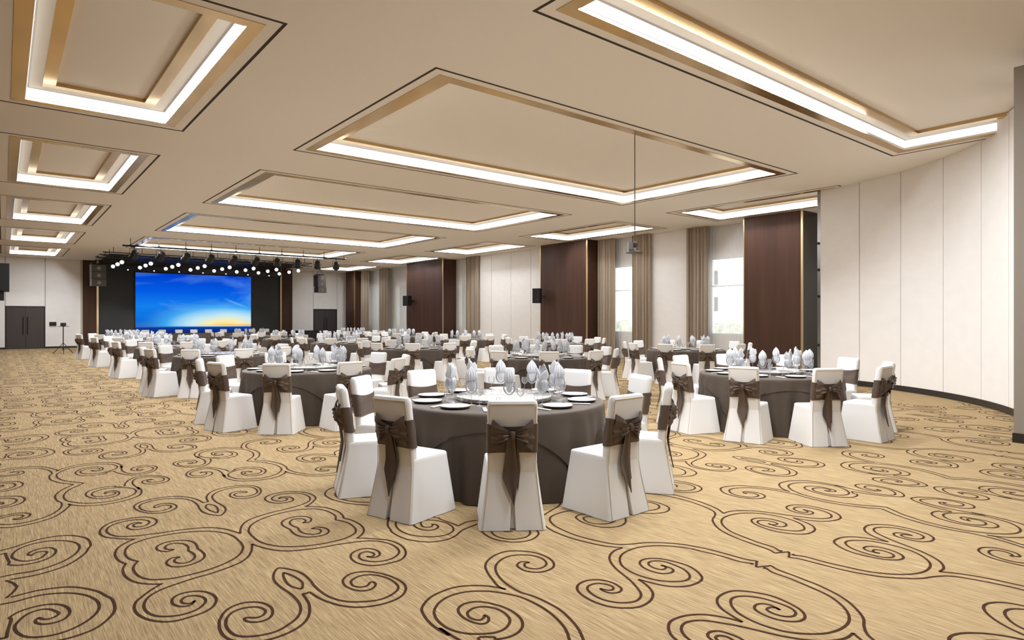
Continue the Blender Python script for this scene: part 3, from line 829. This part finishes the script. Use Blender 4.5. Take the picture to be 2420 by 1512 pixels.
    # tails
    def tail(xc, top, wid, length, lean, push, skew):
        def fn(u, v):
            z = 0.682 - length*v
            taper = 0.42 + 0.58*min(1, v/0.55) if v < 0.62 else 1.0
            wv = wid*taper
            if v > 0.62:
                k = (v-0.62)/0.38
                lft = -0.5*wv + k*(0.5*wv + skew*wv); rgt = 0.5*wv + k*(-0.5*wv + skew*wv)
            else: lft, rgt = -0.5*wv, 0.5*wv
            x = xc + lean*v + lft + (rgt-lft)*u
            yb = chair_back_y(max(0.0, z))
            return (x, yb - push - 0.006*(1-v) - 0.007*cos(2.5*PI*u)*(1-0.5*v) - 0.012*v, z)
        return fn
    g = MB().sheet(tail(-0.012, 0, 0.118, 0.50, -0.004, 0.022, 0.22), 8, 18, 0.003, (0, -1, 0))
    R['tail1'] = g.mesh('tail', M['sash'], 60)
    g = MB().sheet(tail(0.022, 0, 0.06, 0.40, 0.012, 0.014, 0.1), 6, 14, 0.003, (0, -1, 0))
    R['tail2'] = g.mesh('tail', M['sash'], 60)
    return R
CM = chair_meshes()
def make_chair():
    e = empty('banquet_chair')
    def ob(n, me, p):
        o = bpy.data.objects.new(n, me); C.objects.link(o); o.parent = p; return o
    ob('seat_cover', CM['seat'], e)
    b = ob('backrest_cover', CM['back'], e); ob('piping', CM['pipe'], b)
    s = ob('sash', CM['sash'], e); ob('bow', CM['bow'], s); ob('tail', CM['tail1'], s); ob('tail', CM['tail2'], s)
    return e
chair0 = make_chair(); used = [False]
def place_chair(x, y, rz, label, group):
    o = chair0 if not used[0] else copy_tree(chair0)
    used[0] = True
    o.location = (x, y, 0); o.rotation_euler = (0, 0, rz)
    return tag(o, label, 'chair', group)

# ---------------------------------------------------------------- tables and settings
TR = 0.965
def cloth_mesh():
    seg = 192; rings = []
    prof = [(0.0, 0.756), (0.3, 0.756), (0.6, 0.756), (0.85, 0.756), (0.93, 0.7555), (0.952, 0.752), (0.963, 0.744), (0.968, 0.73)]
    for r, z in prof: rings.append([(max(r, 0.001)*cos(2*PI*j/seg), max(r, 0.001)*sin(2*PI*j/seg), z) for j in range(seg)])
    for k in range(1, 11):
        v = k/10; z = 0.73 - 0.724*v; row = []
        for j in range(seg):
            a = 2*PI*j/seg
            am = 0.066*v**0.9
            r = 0.968 + 0.035*v + am*(0.62*sin(17*a+0.6*sin(3*a)) + 0.38*sin(29*a+1.0+sin(5*a)))
            row.append((r*cos(a), r*sin(a), z))
        rings.append(row)
    return MB().loft(rings, False, False).mesh('tablecloth', M['cloth'], 80)
def overlay_mesh():
    seg = 192; rings = []; s = 1.075
    for r, z in [(0.0, 0.762), (0.4, 0.762), (0.8, 0.762), (0.93, 0.7615), (0.955, 0.758), (0.970, 0.749), (0.976, 0.735)]:
        rings.append([(max(r, 0.001)*cos(2*PI*j/seg), max(r, 0.001)*sin(2*PI*j/seg), z) for j in range(seg)])
    last = []
    for k in range(1, 9):
        v = k/8; row = []
        for j in range(seg):
            a = 2*PI*j/seg
            aa = (a - PI/4 + PI/4) % (PI/2) - PI/4          # square turned 45 degrees
            drop = s/max(cos(aa), 0.72) - TR + 0.02
            zz = 0.735 - drop*v*0.98
            gd = 0.735 - zz
            fr = gd/0.724
            base = 0.968 + 0.035*fr + 0.066*fr**0.9*(0.62*sin(17*a+0.6*sin(3*a)) + 0.38*sin(29*a+1.0+sin(5*a)))
            r = base + 0.010 + 0.014*fr
            row.append((r*cos(a), r*sin(a), zz))
        rings.append(row); last = row
    hem = [(x*0.985, y*0.985, z-0.001) for x, y, z in last]
    rings.append(hem)
    return MB().loft(rings, False, False).mesh('overlay', M['cloth'], 80)
CLOTH, OVER = cloth_mesh(), overlay_mesh()
g = MB().lathe([(0.001, 0.715), (0.955, 0.715), (0.958, 0.72), (0.958, 0.745), (0.95, 0.75), (0.001, 0.75)], 64); TOP_ME = g.mesh('table_top', M['wood_table'])
g = MB().lathe([(0.30, 0.0), (0.30, 0.03), (0.05, 0.05), (0.045, 0.66), (0.2, 0.715)], 24, cap0=True, cap1=True); PED_ME = g.mesh('pedestal', M['metal_dark'])

ZT = 0.7635
TURN_D = MB().lathe([(0.001, 0.030), (0.46, 0.030), (0.47, 0.033), (0.47, 0.040), (0.455, 0.043), (0.001, 0.043)], 72).mesh('glass_disc', M['turntable'], 30)
TURN_B = MB().lathe([(0.001, 0.0), (0.17, 0.0), (0.17, 0.012), (0.12, 0.030), (0.001, 0.030)], 40).mesh('swivel_base', M['chrome'])
TURN_R = MB().lathe([(0.452, 0.006), (0.468, 0.006), (0.4695, 0.0295), (0.452, 0.0295), (0.452, 0.006)], 72).mesh('mirror_rim', M['turn_rim'], 30)
PL = MB(); PL.lathe([(0.001, 0.008), (0.075, 0.008), (0.092, 0.014), (0.132, 0.0205), (0.134, 0.022)], 40)
PL.mi = 1; PL.lathe([(0.134, 0.022), (0.136, 0.018), (0.132, 0.008), (0.118, 0.0), (0.001, 0.0)], 40)
PLATE = PL.mesh('plate', [M['plate'], M['plate_rim']], 60)
def gob(h, br, bh, foot, seg=20):
    """stemware: height, bowl radius, bowl height, foot radius -> bowl, stem, foot meshes"""
    zb = h - bh
    bowl = [(0.004, zb), (br*0.5, zb+bh*0.08), (br*0.85, zb+bh*0.28), (br, zb+bh*0.52), (br*0.97, zb+bh*0.75), (br*0.86, h)]
    stem = [(0.0085, 0.006), (0.005, 0.015), (0.004, zb*0.5), (0.0045, zb-0.004), (0.008, zb+0.003)]
    ft = [(0.001, 0.0), (foot, 0.0), (foot, 0.002), (foot*0.5, 0.0045), (0.0085, 0.009), (0.001, 0.01)]
    return bowl, stem, ft
def stem_meshes(name, *a, seg=20):
    b, s, f = gob(*a)
    parts = [MB().lathe(b, seg).mesh('bowl', M['glass']), MB().lathe(s, 8).mesh('stem', M['glass']), MB().lathe(f, seg).mesh('foot', M['glass'])]
    w_ = MB().lathe(b, 14).lathe(s, 6).lathe(f, 12)
    return parts, w_.mesh(name, M['glass'])
GOB_P, GOB_1 = stem_meshes('goblet', 0.215, 0.056, 0.115, 0.04)
WIN_P, WIN_1 = stem_meshes('wine_glass', 0.165, 0.034, 0.075, 0.031)
COR_P, COR_1 = stem_meshes('liqueur_glass', 0.085, 0.019, 0.042, 0.021)
def napkin_cone():
    seg = 48; rings = []
    prof = [(0.008, 0.125), (0.022, 0.140), (0.030, 0.170), (0.036, 0.205), (0.046, 0.232), (0.052, 0.255), (0.047, 0.285), (0.034, 0.312), (0.016, 0.336), (0.003, 0.350)]
    for i, (r, z) in enumerate(prof):
        k = 0.10 if z < 0.22 else 0.16
        rings.append([((r*(1+k*cos(12*2*PI*j/seg + i*0.15)))*cos(2*PI*j/seg), 0.86*(r*(1+k*cos(12*2*PI*j/seg + i*0.15)))*sin(2*PI*j/seg), z) for j in range(seg)])
    return MB().loft(rings).mesh('napkin', M['napkin'], 60)
def napkin_fan():
    g = MB()
    rings = []
    for r, z in ((0.012, 0.118), (0.038, 0.14), (0.046, 0.18), (0.044, 0.215), (0.030, 0.235)):
        rings.append([(r*(1+0.12*cos(9*2*PI*j/36))*cos(2*PI*j/36), r*(1+0.12*cos(9*2*PI*j/36))*sin(2*PI*j/36), z) for j in range(36)])
    g.loft(rings)
    for (an, ln, tilt, wd) in ((0.0, 0.165, 0.05, 0.05), (2.2, 0.135, 0.30, 0.055), (4.3, 0.120, 0.36, 0.05), (1.1, 0.15, 0.16, 0.045)):
        def fn(u, v, an=an, ln=ln, tilt=tilt, wd=wd):
            h = ln*v; w2 = wd*math.sin(PI*min(0.999, 0.12+0.86*v))*(1 if v < 0.98 else 0.3)
            x = (u-0.5)*2*w2; rad = 0.012 + tilt*h + 0.014*cos((u-0.5)*PI)
            z = 0.205 + h*math.sqrt(max(0.1, 1-tilt*tilt))
            return (rad*cos(an) - x*sin(an), rad*sin(an) + x*cos(an), z)
        g.sheet(fn, 6, 8, 0.006, (cos(an), sin(an), 0))
    return g.mesh('napkin', M['napkin'], 60)
NAP = [napkin_cone(), napkin_fan()]
SL = MB(); SL.box(-0.016, 0.016, -0.115, 0.115, 0.002, 0.008)
SL_ME = SL.mesh('sleeve', M['sleeve'], False)
ST = MB(); ST.tube([(-0.006, 0.11, 0.005), (-0.005, 0.15, 0.005)], 0.0035, 6); ST.tube([(0.006, 0.11, 0.005), (0.005, 0.15, 0.005)], 0.0035, 6)
ST_ME = ST.mesh('chopstick_tips', M['metal_dark'])

def ob(n, me, p=None, loc=(0,0,0), rz=0.0):
    o = bpy.data.objects.new(n, me); C.objects.link(o); o.location = loc; o.rotation_euler = (0, 0, rz)
    if p: o.parent = p
    return o
SEATS = ['far right', 'far centre', 'far left', 'left, far-half', 'left, near-half', 'near left', 'near centre', 'near right', 'right, near-half', 'right, far-half']
ordn = ['nearest', 'second', 'third', 'fourth', 'fifth', 'sixth']
TABLES = []
for c_i, (cx_, cnm, r0) in enumerate(((3.78, 'left row', 0), (8.72, 'middle row', 0), (13.7, 'window row', 1))):
    for r_i in range(r0, 6):
        X, Y = cx_, 4.88 + 4.965*r_i
        nm = 'the %s table of the %s' % (ordn[r_i-r0], cnm)
        if c_i == 0 and r_i == 0: nm = 'the big foreground table'; X = 3.84
        if c_i == 1 and r_i == 0: nm = 'the right foreground table'; Y = 4.82
        TABLES.append((X, Y, nm, r_i, c_i))
for (X, Y, nm, r_i, c_i) in TABLES:
    near = r_i < 1 or (r_i == 1 and c_i == 0)
    t = empty('round_table', (X, Y, 0))
    tag(t, 'round banquet table under brown cloth, ' + nm.replace('the ', '', 1), 'table', 'round banquet tables')
    ob('table_top', TOP_ME, t); ob('pedestal', PED_ME, t)
    cl = ob('tablecloth', CLOTH, None, (X, Y, 0)); ob('overlay', OVER, cl)
    tag(cl, 'brown floor-length cloth with draped overlay on ' + nm, 'tablecloth', 'brown round tablecloths')
    lz = empty('turntable', (X, Y, ZT))
    tag(lz, 'mirror-edged glass turntable in the centre of ' + nm, 'turntable', 'turntables on the tables')
    ob('glass_disc', TURN_D, lz); ob('swivel_base', TURN_B, lz); ob('mirror_rim', TURN_R, lz)
    for k in range(10):
        a = math.radians(18 + 36*k); s = SEATS[k]
        rc = 1.29 + random.uniform(-0.012, 0.012)
        place_chair(X + rc*cos(a), Y + rc*sin(a), a + PI/2 + random.uniform(-0.03, 0.03), 'bow-tied white chair, %s seat of %s' % (s, nm), 'bow-tied white chairs around the round tables')
        def pol(r, off): return (X + r*cos(a) - off*sin(a), Y + r*sin(a) + off*cos(a), ZT)
        j = random.uniform(-0.01, 0.01)
        p = ob('plate', PLATE, None, pol(0.765, j)); tag(p, 'white plate with dark edge, %s setting of %s' % (s, nm), 'plate', 'white plates on the tables')
        e = empty('chopstick_sleeve', pol(0.76, -0.195), a + PI/2 + 0.06); ob('sleeve', SL_ME, e); ob('chopstick_tips', ST_ME, e)
        tag(e, 'chopsticks in white sleeve, %s setting of %s' % (s, nm), 'chopsticks', 'chopstick sleeves on the tables')
        rz = random.uniform(0, 6.28); gp = pol(0.545, 0.015+j)
        def stemw(name, P, one, loc, lab, cat, grp):
            if near:
                e_ = empty(name, loc)
                for q, n_ in zip(P, ('bowl', 'stem', 'foot')): ob(n_, q, e_)
            else: e_ = ob(name, one, None, loc)
            return tag(e_, lab, cat, grp)
        stemw('goblet', GOB_P, GOB_1, gp, 'tall goblet holding a napkin, %s setting of %s' % (s, nm), 'glass', 'goblets on the tables')
        nk = ob('napkin', NAP[0 if (k*7 + r_i*3 + c_i) % 5 < 3 else 1], None, gp, rz)
        tag(nk, 'folded grey-white napkin in goblet, %s setting of %s' % (s, nm), 'napkin', 'folded napkins in the goblets')
        stemw('wine_glass', WIN_P, WIN_1, pol(0.56, 0.115+j), 'slim wine glass, %s setting of %s' % (s, nm), 'glass', 'wine glasses on the tables')
        stemw('liqueur_glass', COR_P, COR_1, pol(0.565, -0.085+j), 'tiny liqueur glass, %s setting of %s' % (s, nm), 'glass', 'liqueur glasses on the tables')

# head table with its chairs
hx = [5.24, 5.98, 6.78, 7.60, 8.36, 9.12, 9.92, 10.70, 11.50, 12.32]
pos10 = ['leftmost', 'second from left', 'third from left', 'fourth from left', 'fifth from left', 'sixth from left', 'fourth from right', 'third from right', 'second from right', 'rightmost']
for x, q in zip(hx, pos10):
    place_chair(x, 38.55, PI, 'white chair behind the long head table, %s of ten' % q, 'chairs behind the head table')
ht = empty('head_table', (8.78, 37.75, 0))
tag(ht, 'long head table under brown cloth before the stage', 'table')
build('table_top', MB().box(-4.2, 4.2, -0.33, 0.33, 0.71, 0.745), M['wood_table'], ht, smooth=False)
for x in (-4.0, 0, 4.0): build('leg', MB().box(x-0.03, x+0.03, -0.28, 0.28, 0, 0.71), M['metal_dark'], ht, smooth=False)
g = MB()
ring_pts = []
n1, n2 = 160, 14
def hemline(v):
    am = 0.022*v; o = 0.012 + 0.02*v; pts = []
    for i in range(n1): pts.append((-4.2-o + (8.4+2*o)*i/n1, -0.33-o + am*sin(i*1.05), 0))
    for i in range(n2): pts.append((4.2+o + am*sin(i*1.3), -0.33-o + (0.66+2*o)*i/n2, 0))
    for i in range(n1): pts.append((4.2+o - (8.4+2*o)*i/n1, 0.33+o + am*sin(i*1.05), 0))
    for i in range(n2): pts.append((-4.2-o + am*sin(i*1.3), 0.33+o - (0.66+2*o)*i/n2, 0))
    return pts
rings = [[(x, y, 0.755 - v*0.745) for x, y, _ in hemline(v)] for v in (0, 0.02, 0.3, 0.6, 1.0)]
g.loft(rings[::-1], cap0=False, cap1=True)
tag(build('tablecloth', g, M['cloth'], loc=(8.78, 37.75, 0), smooth=70), 'long brown cloth covering the head table', 'tablecloth')

# ---------------------------------------------------------------- loudspeakers
def wall_speaker(x, y, z, rz, label, w_=0.34, h=0.62, d=0.34):
    e = empty('loudspeaker', (x, y, z), rz)
    tag(e, label, 'speaker', 'black wall loudspeakers')
    prof = [(-w_/2, -d/2), (w_/2, -d/2), (w_/2*0.72, d/2), (-w_/2*0.72, d/2)]
    g = MB(); g.loft([[(a, b, -h/2) for a, b in prof], [(a, b, h/2) for a, b in prof]])
    build('cabinet', g, M['speaker'], e, smooth=False)
    build('grille', MB().box(-w_/2+0.02, w_/2-0.02, -d/2-0.012, -d/2, -h/2+0.02, h/2-0.02), M['grille'], e, smooth=False)
    build('bracket', MB().box(-0.04, 0.04, d/2, d/2+0.22, -0.05, 0.05), M['metal_dark'], e, smooth=False)
wall_speaker(17.66, 20.15, 2.52, -PI/2 + 0.45, 'black wall speaker at the left edge of the second walnut pillar')
wall_speaker(17.66, 31.2, 2.55, -PI/2 + 0.25, 'black wall speaker on the third walnut pillar', 0.42, 0.56)
e = empty('loudspeaker', (-0.12, 20.0, 2.5), 0.0)
tag(e, 'large black wall speaker at the left edge of the photo', 'speaker', 'black wall loudspeakers')
build('cabinet', MB().box(-0.22, 0.25, -0.3, 0.3, -0.28, 0.40), M['speaker'], e, smooth=False)
build('lower_box', MB().box(-0.22, 0.15, -0.26, 0.26, -0.5, -0.28), M['grille'], e, smooth=False)
build('grille', MB().box(-0.2, 0.23, -0.312, -0.3, -0.26, 0.38), M['grille'], e, smooth=False)

def line_array(x, y, z_top, rz, n, mb_, mc, label, w_, h_):
    e = empty('line_array_speaker', (x, y, z_top), rz)
    tag(e, label, 'speaker', 'hanging line array speakers')
    for i in range(n):
        yy = -0.03*i*i*0.4
        c_ = build('cabinet', MB().box(-w_/2, w_/2, -0.2+yy, 0.2+yy, -h_*(i+1)+0.015, -h_*i), mb_, e, smooth=False)
        for sx in (0.0,):
            rings = MB(); 
            seg = 16
            rings.loft([[(sx + r*cos(2*PI*j/seg), -0.2+yy-dy, -h_*(i+0.5) + r*sin(2*PI*j/seg)) for j in range(seg)] for r, dy in ((0.085, 0.0), (0.085, 0.008), (0.06, 0.006), (0.025, 0.002))], False, True)
            build('driver', rings, mc, c_)
    g = MB(); g.box(-w_/2+0.03, w_/2-0.03, -0.16, 0.16, 0.03, 0.07)
    up = CEIL - z_top
    g.tube([(-w_/2+0.06, 0, 0.05), (0, 0, up-0.08)], 0.012); g.tube([(w_/2-0.06, 0, 0.05), (0, 0, up-0.08)], 0.012)
    g.tube([(0, 0, up-0.1), (0, 0, up)], 0.03); g.box(-0.03, 0.03, -0.03, 0.03, 0.0, 0.05)
    build('rigging', g, M['metal_dark'], e)
line_array(3.70, 37.5, 4.24, 0.12, 3, M['array'], M['array_cone'], 'grey hanging speaker array left of the stage', 0.62, 0.36)
line_array(15.25, 37.8, 4.22, 0.3, 3, M['array_dark'], M['array_dark_cone'], 'brown-grey hanging speaker array right of the stage', 0.62, 0.36)

# ---------------------------------------------------------------- lighting rig
def pipe_bar(x0, x1, y, z, label, hang):
    e = empty('lighting_bar', (0, y, z))
    tag(e, label, 'lighting bar', 'black lighting bars over the stage')
    build('pipe', MB().tube([(x0, 0, 0), (x1, 0, 0)], 0.035, 10), M['metal_dark'], e)
    for x in hang:
        g = MB(); g.tube([(x, 0, 0), (x, 0, CEIL-z)], 0.012, 6); g.box(x-0.04, x+0.04, -0.045, 0.045, -0.03, 0.05)
        build('hanger', g, M['metal_dark'], e)
def truss(x0, x1, y, z, label):
    e = empty('lighting_truss', (0, y, z))
    tag(e, label, 'truss', 'black lighting trusses over the stage')
    h = 0.15
    for zz in (0, h):
        build('chord', MB().tube([(x0, 0, zz), (x1, 0, zz)], 0.020, 8), M['metal_dark'], e)
    g = MB(); n = int((x1-x0)/0.55)
    for i in range(n):
        a, b = x0 + (x1-x0)*i/n, x0 + (x1-x0)*(i+1)/n
        g.tube([(a, 0, 0), (b, 0, h)] if i % 2 else [(a, 0, h), (b, 0, 0)], 0.009, 5)
    build('bracing', g, M['metal_dark'], e)
    for x in (x0+0.4, (x0+x1)/2, x1-0.4): build('hanger', MB().tube([(x, 0, h), (x, 0, CEIL-z)], 0.014, 6), M['metal_dark'], e)
    g = MB()
    for i in range(4): build('hanger', MB().tube([(x0+1.5+i*2.1, 0, h), (x0+1.5+i*2.1, 0, CEIL-z)], 0.012, 6), M['metal_dark'], e)
FB = 28.6
pipe_bar(3.62, 12.85, FB, 4.40, 'front black lighting bar with ten spotlights', [3.9 + i*0.98 for i in range(10)])
def can(name, x, y, z, tilt, yaw, r, l, lit, label, cat, grp, stub=0.08):
    """a stage lamp: yoke, body, lens; tilt down, yaw about z; lens looks to local -y"""
    e = empty(name, (x, y, z), yaw)
    tag(e, label, cat, grp)
    def rot(p):  # tilt about x
        py, pz = p[1], p[2]
        return (p[0], py*cos(tilt) - pz*sin(tilt), py*sin(tilt) + pz*cos(tilt))
    seg = 16
    def ringz(rr, yy): return [rot((rr*cos(2*PI*j/seg), yy, rr*sin(2*PI*j/seg))) for j in range(seg)]
    g = MB().loft([ringz(r*0.45, l*0.55), ringz(r*0.8, l*0.45), ringz(r*0.85, 0.0), ringz(r, -l*0.25), ringz(r*1.06, -l*0.45), ringz(r*0.95, -l*0.45), ringz(r*0.9, -l*0.40)], True, False)
    build('lamp_body', g, M['metal_dark'], e)
    g = MB().loft([ringz(r*0.93, -l*0.42), ringz(r*0.7, -l*0.455), ringz(0.004, -l*0.47)], False, True)
    build('lens', g, lit, e)
    g = MB()
    yr = r*1.15
    g.tube([(-yr, 0, 0), (-yr, 0, r*1.5), (yr, 0, r*1.5), (yr, 0, 0)], 0.010, 6)
    g.tube([(0, 0, r*1.5), (0, 0, r*1.5+stub)], 0.016, 6)
    g.tube([(-yr, 0, 0), (-r*0.8, 0, 0)], 0.014, 6); g.tube([(r*0.8, 0, 0), (yr, 0, 0)], 0.014, 6)
    build('yoke', g, M['metal_dark'], e)
spx = [308, 370, 430, 488, 545, 598, 648, 697, 740, 785]
nth = ['leftmost', 'second from left', 'third from left', 'fourth from left', 'fifth from left', 'sixth from left', 'fourth from right', 'third from right', 'second from right', 'rightmost']
for i in range(10):
    x = 4.02 + 0.925*i
    can('spotlight', x, FB, 4.07, 0.62, PI + (0.2 if i < 6 else -0.3), 0.145, 0.38, M['lamp_glow'], 'dark spotlight aimed at the stage, %s on the front bar' % nth[i], 'spotlight', 'dark spotlights on the front bar')
rows = [(32.65, 'front'), (34.0, 'middle'), (35.55, 'rear')]
nth8 = ['leftmost', 'second from left', 'third from left', 'fourth from left', 'fourth from right', 'third from right', 'second from right', 'rightmost']
for y, rn in rows:
    truss(3.4, 12.75, y, 4.32, 'black lattice truss, %s of three over the stage' % rn)
    for k in range(8):
        x = 4.13 + 1.125*k
        can('stage_light', x, y, 4.06, 0.12, -0.25, 0.088, 0.22, M['lamp_glow'], 'round glowing stage light, %s in the %s row' % (nth8[k], rn), 'stage light', 'glowing stage lights', 0.12)
nth7 = ['leftmost', 'second from left', 'third from left', 'middle', 'third from right', 'second from right', 'rightmost']
pipe_bar(3.9, 12.9, 36.9, 4.25, 'rear black lighting bar with small lamps', [4.3 + i*1.6 for i in range(6)])
for k in range(7):
    can('small_lamp', 4.92 + 1.16*k, 36.9, 4.02, 0.2, -0.2, 0.03, 0.12, M['lamp_small'], 'small glowing lamp on the rear bar, ' + nth7[k], 'stage light', 'small glowing lamps on the rear bar', 0.17)

for i in (1, 3, 4, 5, 6, 8):
    sd = bpy.data.lights.new('stage_beam', 'SPOT'); sd.energy = 650; sd.spot_size = math.radians(25); sd.spot_blend = 0.8; sd.shadow_soft_size = 0.12
    so = bpy.data.objects.new('stage_beam', sd); so.location = (4.02 + 0.925*i, FB+0.25, 4.0); C.objects.link(so)
    so.rotation_euler = (Vector((4.02 + 0.925*i, 38.4, 0.7)) - so.location).to_track_quat('-Z', 'Y').to_euler()

# ---------------------------------------------------------------- projector on its rod
def rrect0(w_, d_, z, cx_):
    return [(x + cx_, y, z) for x, y, _ in rrect(w_, -d_/2, d_/2, z, 0.02)]
px_, py_ = 8.85, 7.45
e = empty('projector', (px_, py_, CEIL))
tag(e, 'projector hanging on a long thin rod from the ceiling light', 'projector')
build('rod', MB().tube([(0, 0, 0.22), (0, 0, -1.9)], 0.009, 8), M['metal_brown'], e)
build('ceiling_plate', MB().lathe([(0.001, 0.21), (0.06, 0.21), (0.06, 0.222), (0.001, 0.222)], 16), M['chrome'], e)
build('mount', MB().box(-0.05, 0.05, -0.04, 0.04, -1.93, -1.90).tube([(0, 0, -1.92), (-0.03, 0, -1.80), (-0.07, 0, -1.76)], 0.012, 8), M['metal_dark'], e)
g = MB(); g.loft([rrect0(0.10, 0.13, z, -0.075) for z in (-1.92, -1.90, -1.79, -1.77)])
build('housing', g, M['chrome'], e)
build('lens', MB().tube([(-0.075, -0.065, -1.84), (-0.075, -0.10, -1.84)], [0.045, 0.038], 16), M['lens'], e)
build('tray', MB().loft([rrect0(0.25, 0.2, z, -0.01) for z in (-1.975, -1.955)]), M['array'], e, smooth=False)
build('base_unit', MB().loft([rrect0(0.17, 0.14, z, -0.02) for z in (-1.955, -1.92)]), M['chrome'], e, smooth=False)

# ---------------------------------------------------------------- tripod stands and wall box
def tripod(x, y, h, label, m_):
    e = empty('tripod_stand', (x, y, 0)); tag(e, label, 'stand')
    build('pole', MB().tube([(0, 0, 0.2), (0, 0, h)], 0.018, 8), M['metal_dark'], e)
    for k in range(3):
        a = 2*PI*k/3 + 0.5
        build('leg', MB().tube([(0, 0, 0.48), (0.42*cos(a), 0.42*sin(a), 0.012)], 0.013, 6), M['metal_dark'], e)
    build('brace', MB().lathe([(0.02, 0.18), (0.035, 0.18), (0.035, 0.24), (0.02, 0.24)], 10).tube([(0.0, 0, 0.2), (0.2*cos(0.5), 0.2*sin(0.5), 0.26)], 0.008, 5), M['metal_dark'], e)
    build('tray', MB().box(-0.2, 0.2, -0.12, 0.12, h, h+0.02), M['metal_dark'], e, smooth=False)
    p = empty('small_projector', (x, y, h+0.02)); tag(p, 'small black device on ' + m_, 'device')
    build('body', MB().box(-0.1, 0.1, -0.09, 0.09, 0.01, 0.15), M['device'], p, smooth=False)
    build('lens', MB().tube([(-0.03, -0.09, 0.08), (-0.03, -0.12, 0.08)], 0.03, 12), M['lens'], p)
    build('foot', MB().box(-0.06, 0.06, -0.06, 0.06, 0, 0.01), M['metal_dark'], p, smooth=False)
tripod(2.09, 34.2, 1.20, 'black tripod stand on the carpet left of the stage', 'the tripod stand left of the stage')
tripod(17.3, 38.2, 1.12, 'black tripod stand beside the farthest walnut pillar', 'the tripod stand beside the farthest pillar')
e = empty('wall_control_box', (2.05, SW, 1.28)); tag(e, 'small dark control box on the wall right of the left door', 'control box')
build('case', MB().box(-0.15, 0.15, -0.05, 0.0, -0.1, 0.1), M['device'], e, smooth=False)
build('cover', MB().box(-0.13, 0.13, -0.06, -0.05, -0.08, 0.08), M['metal_dark'], e, smooth=False)
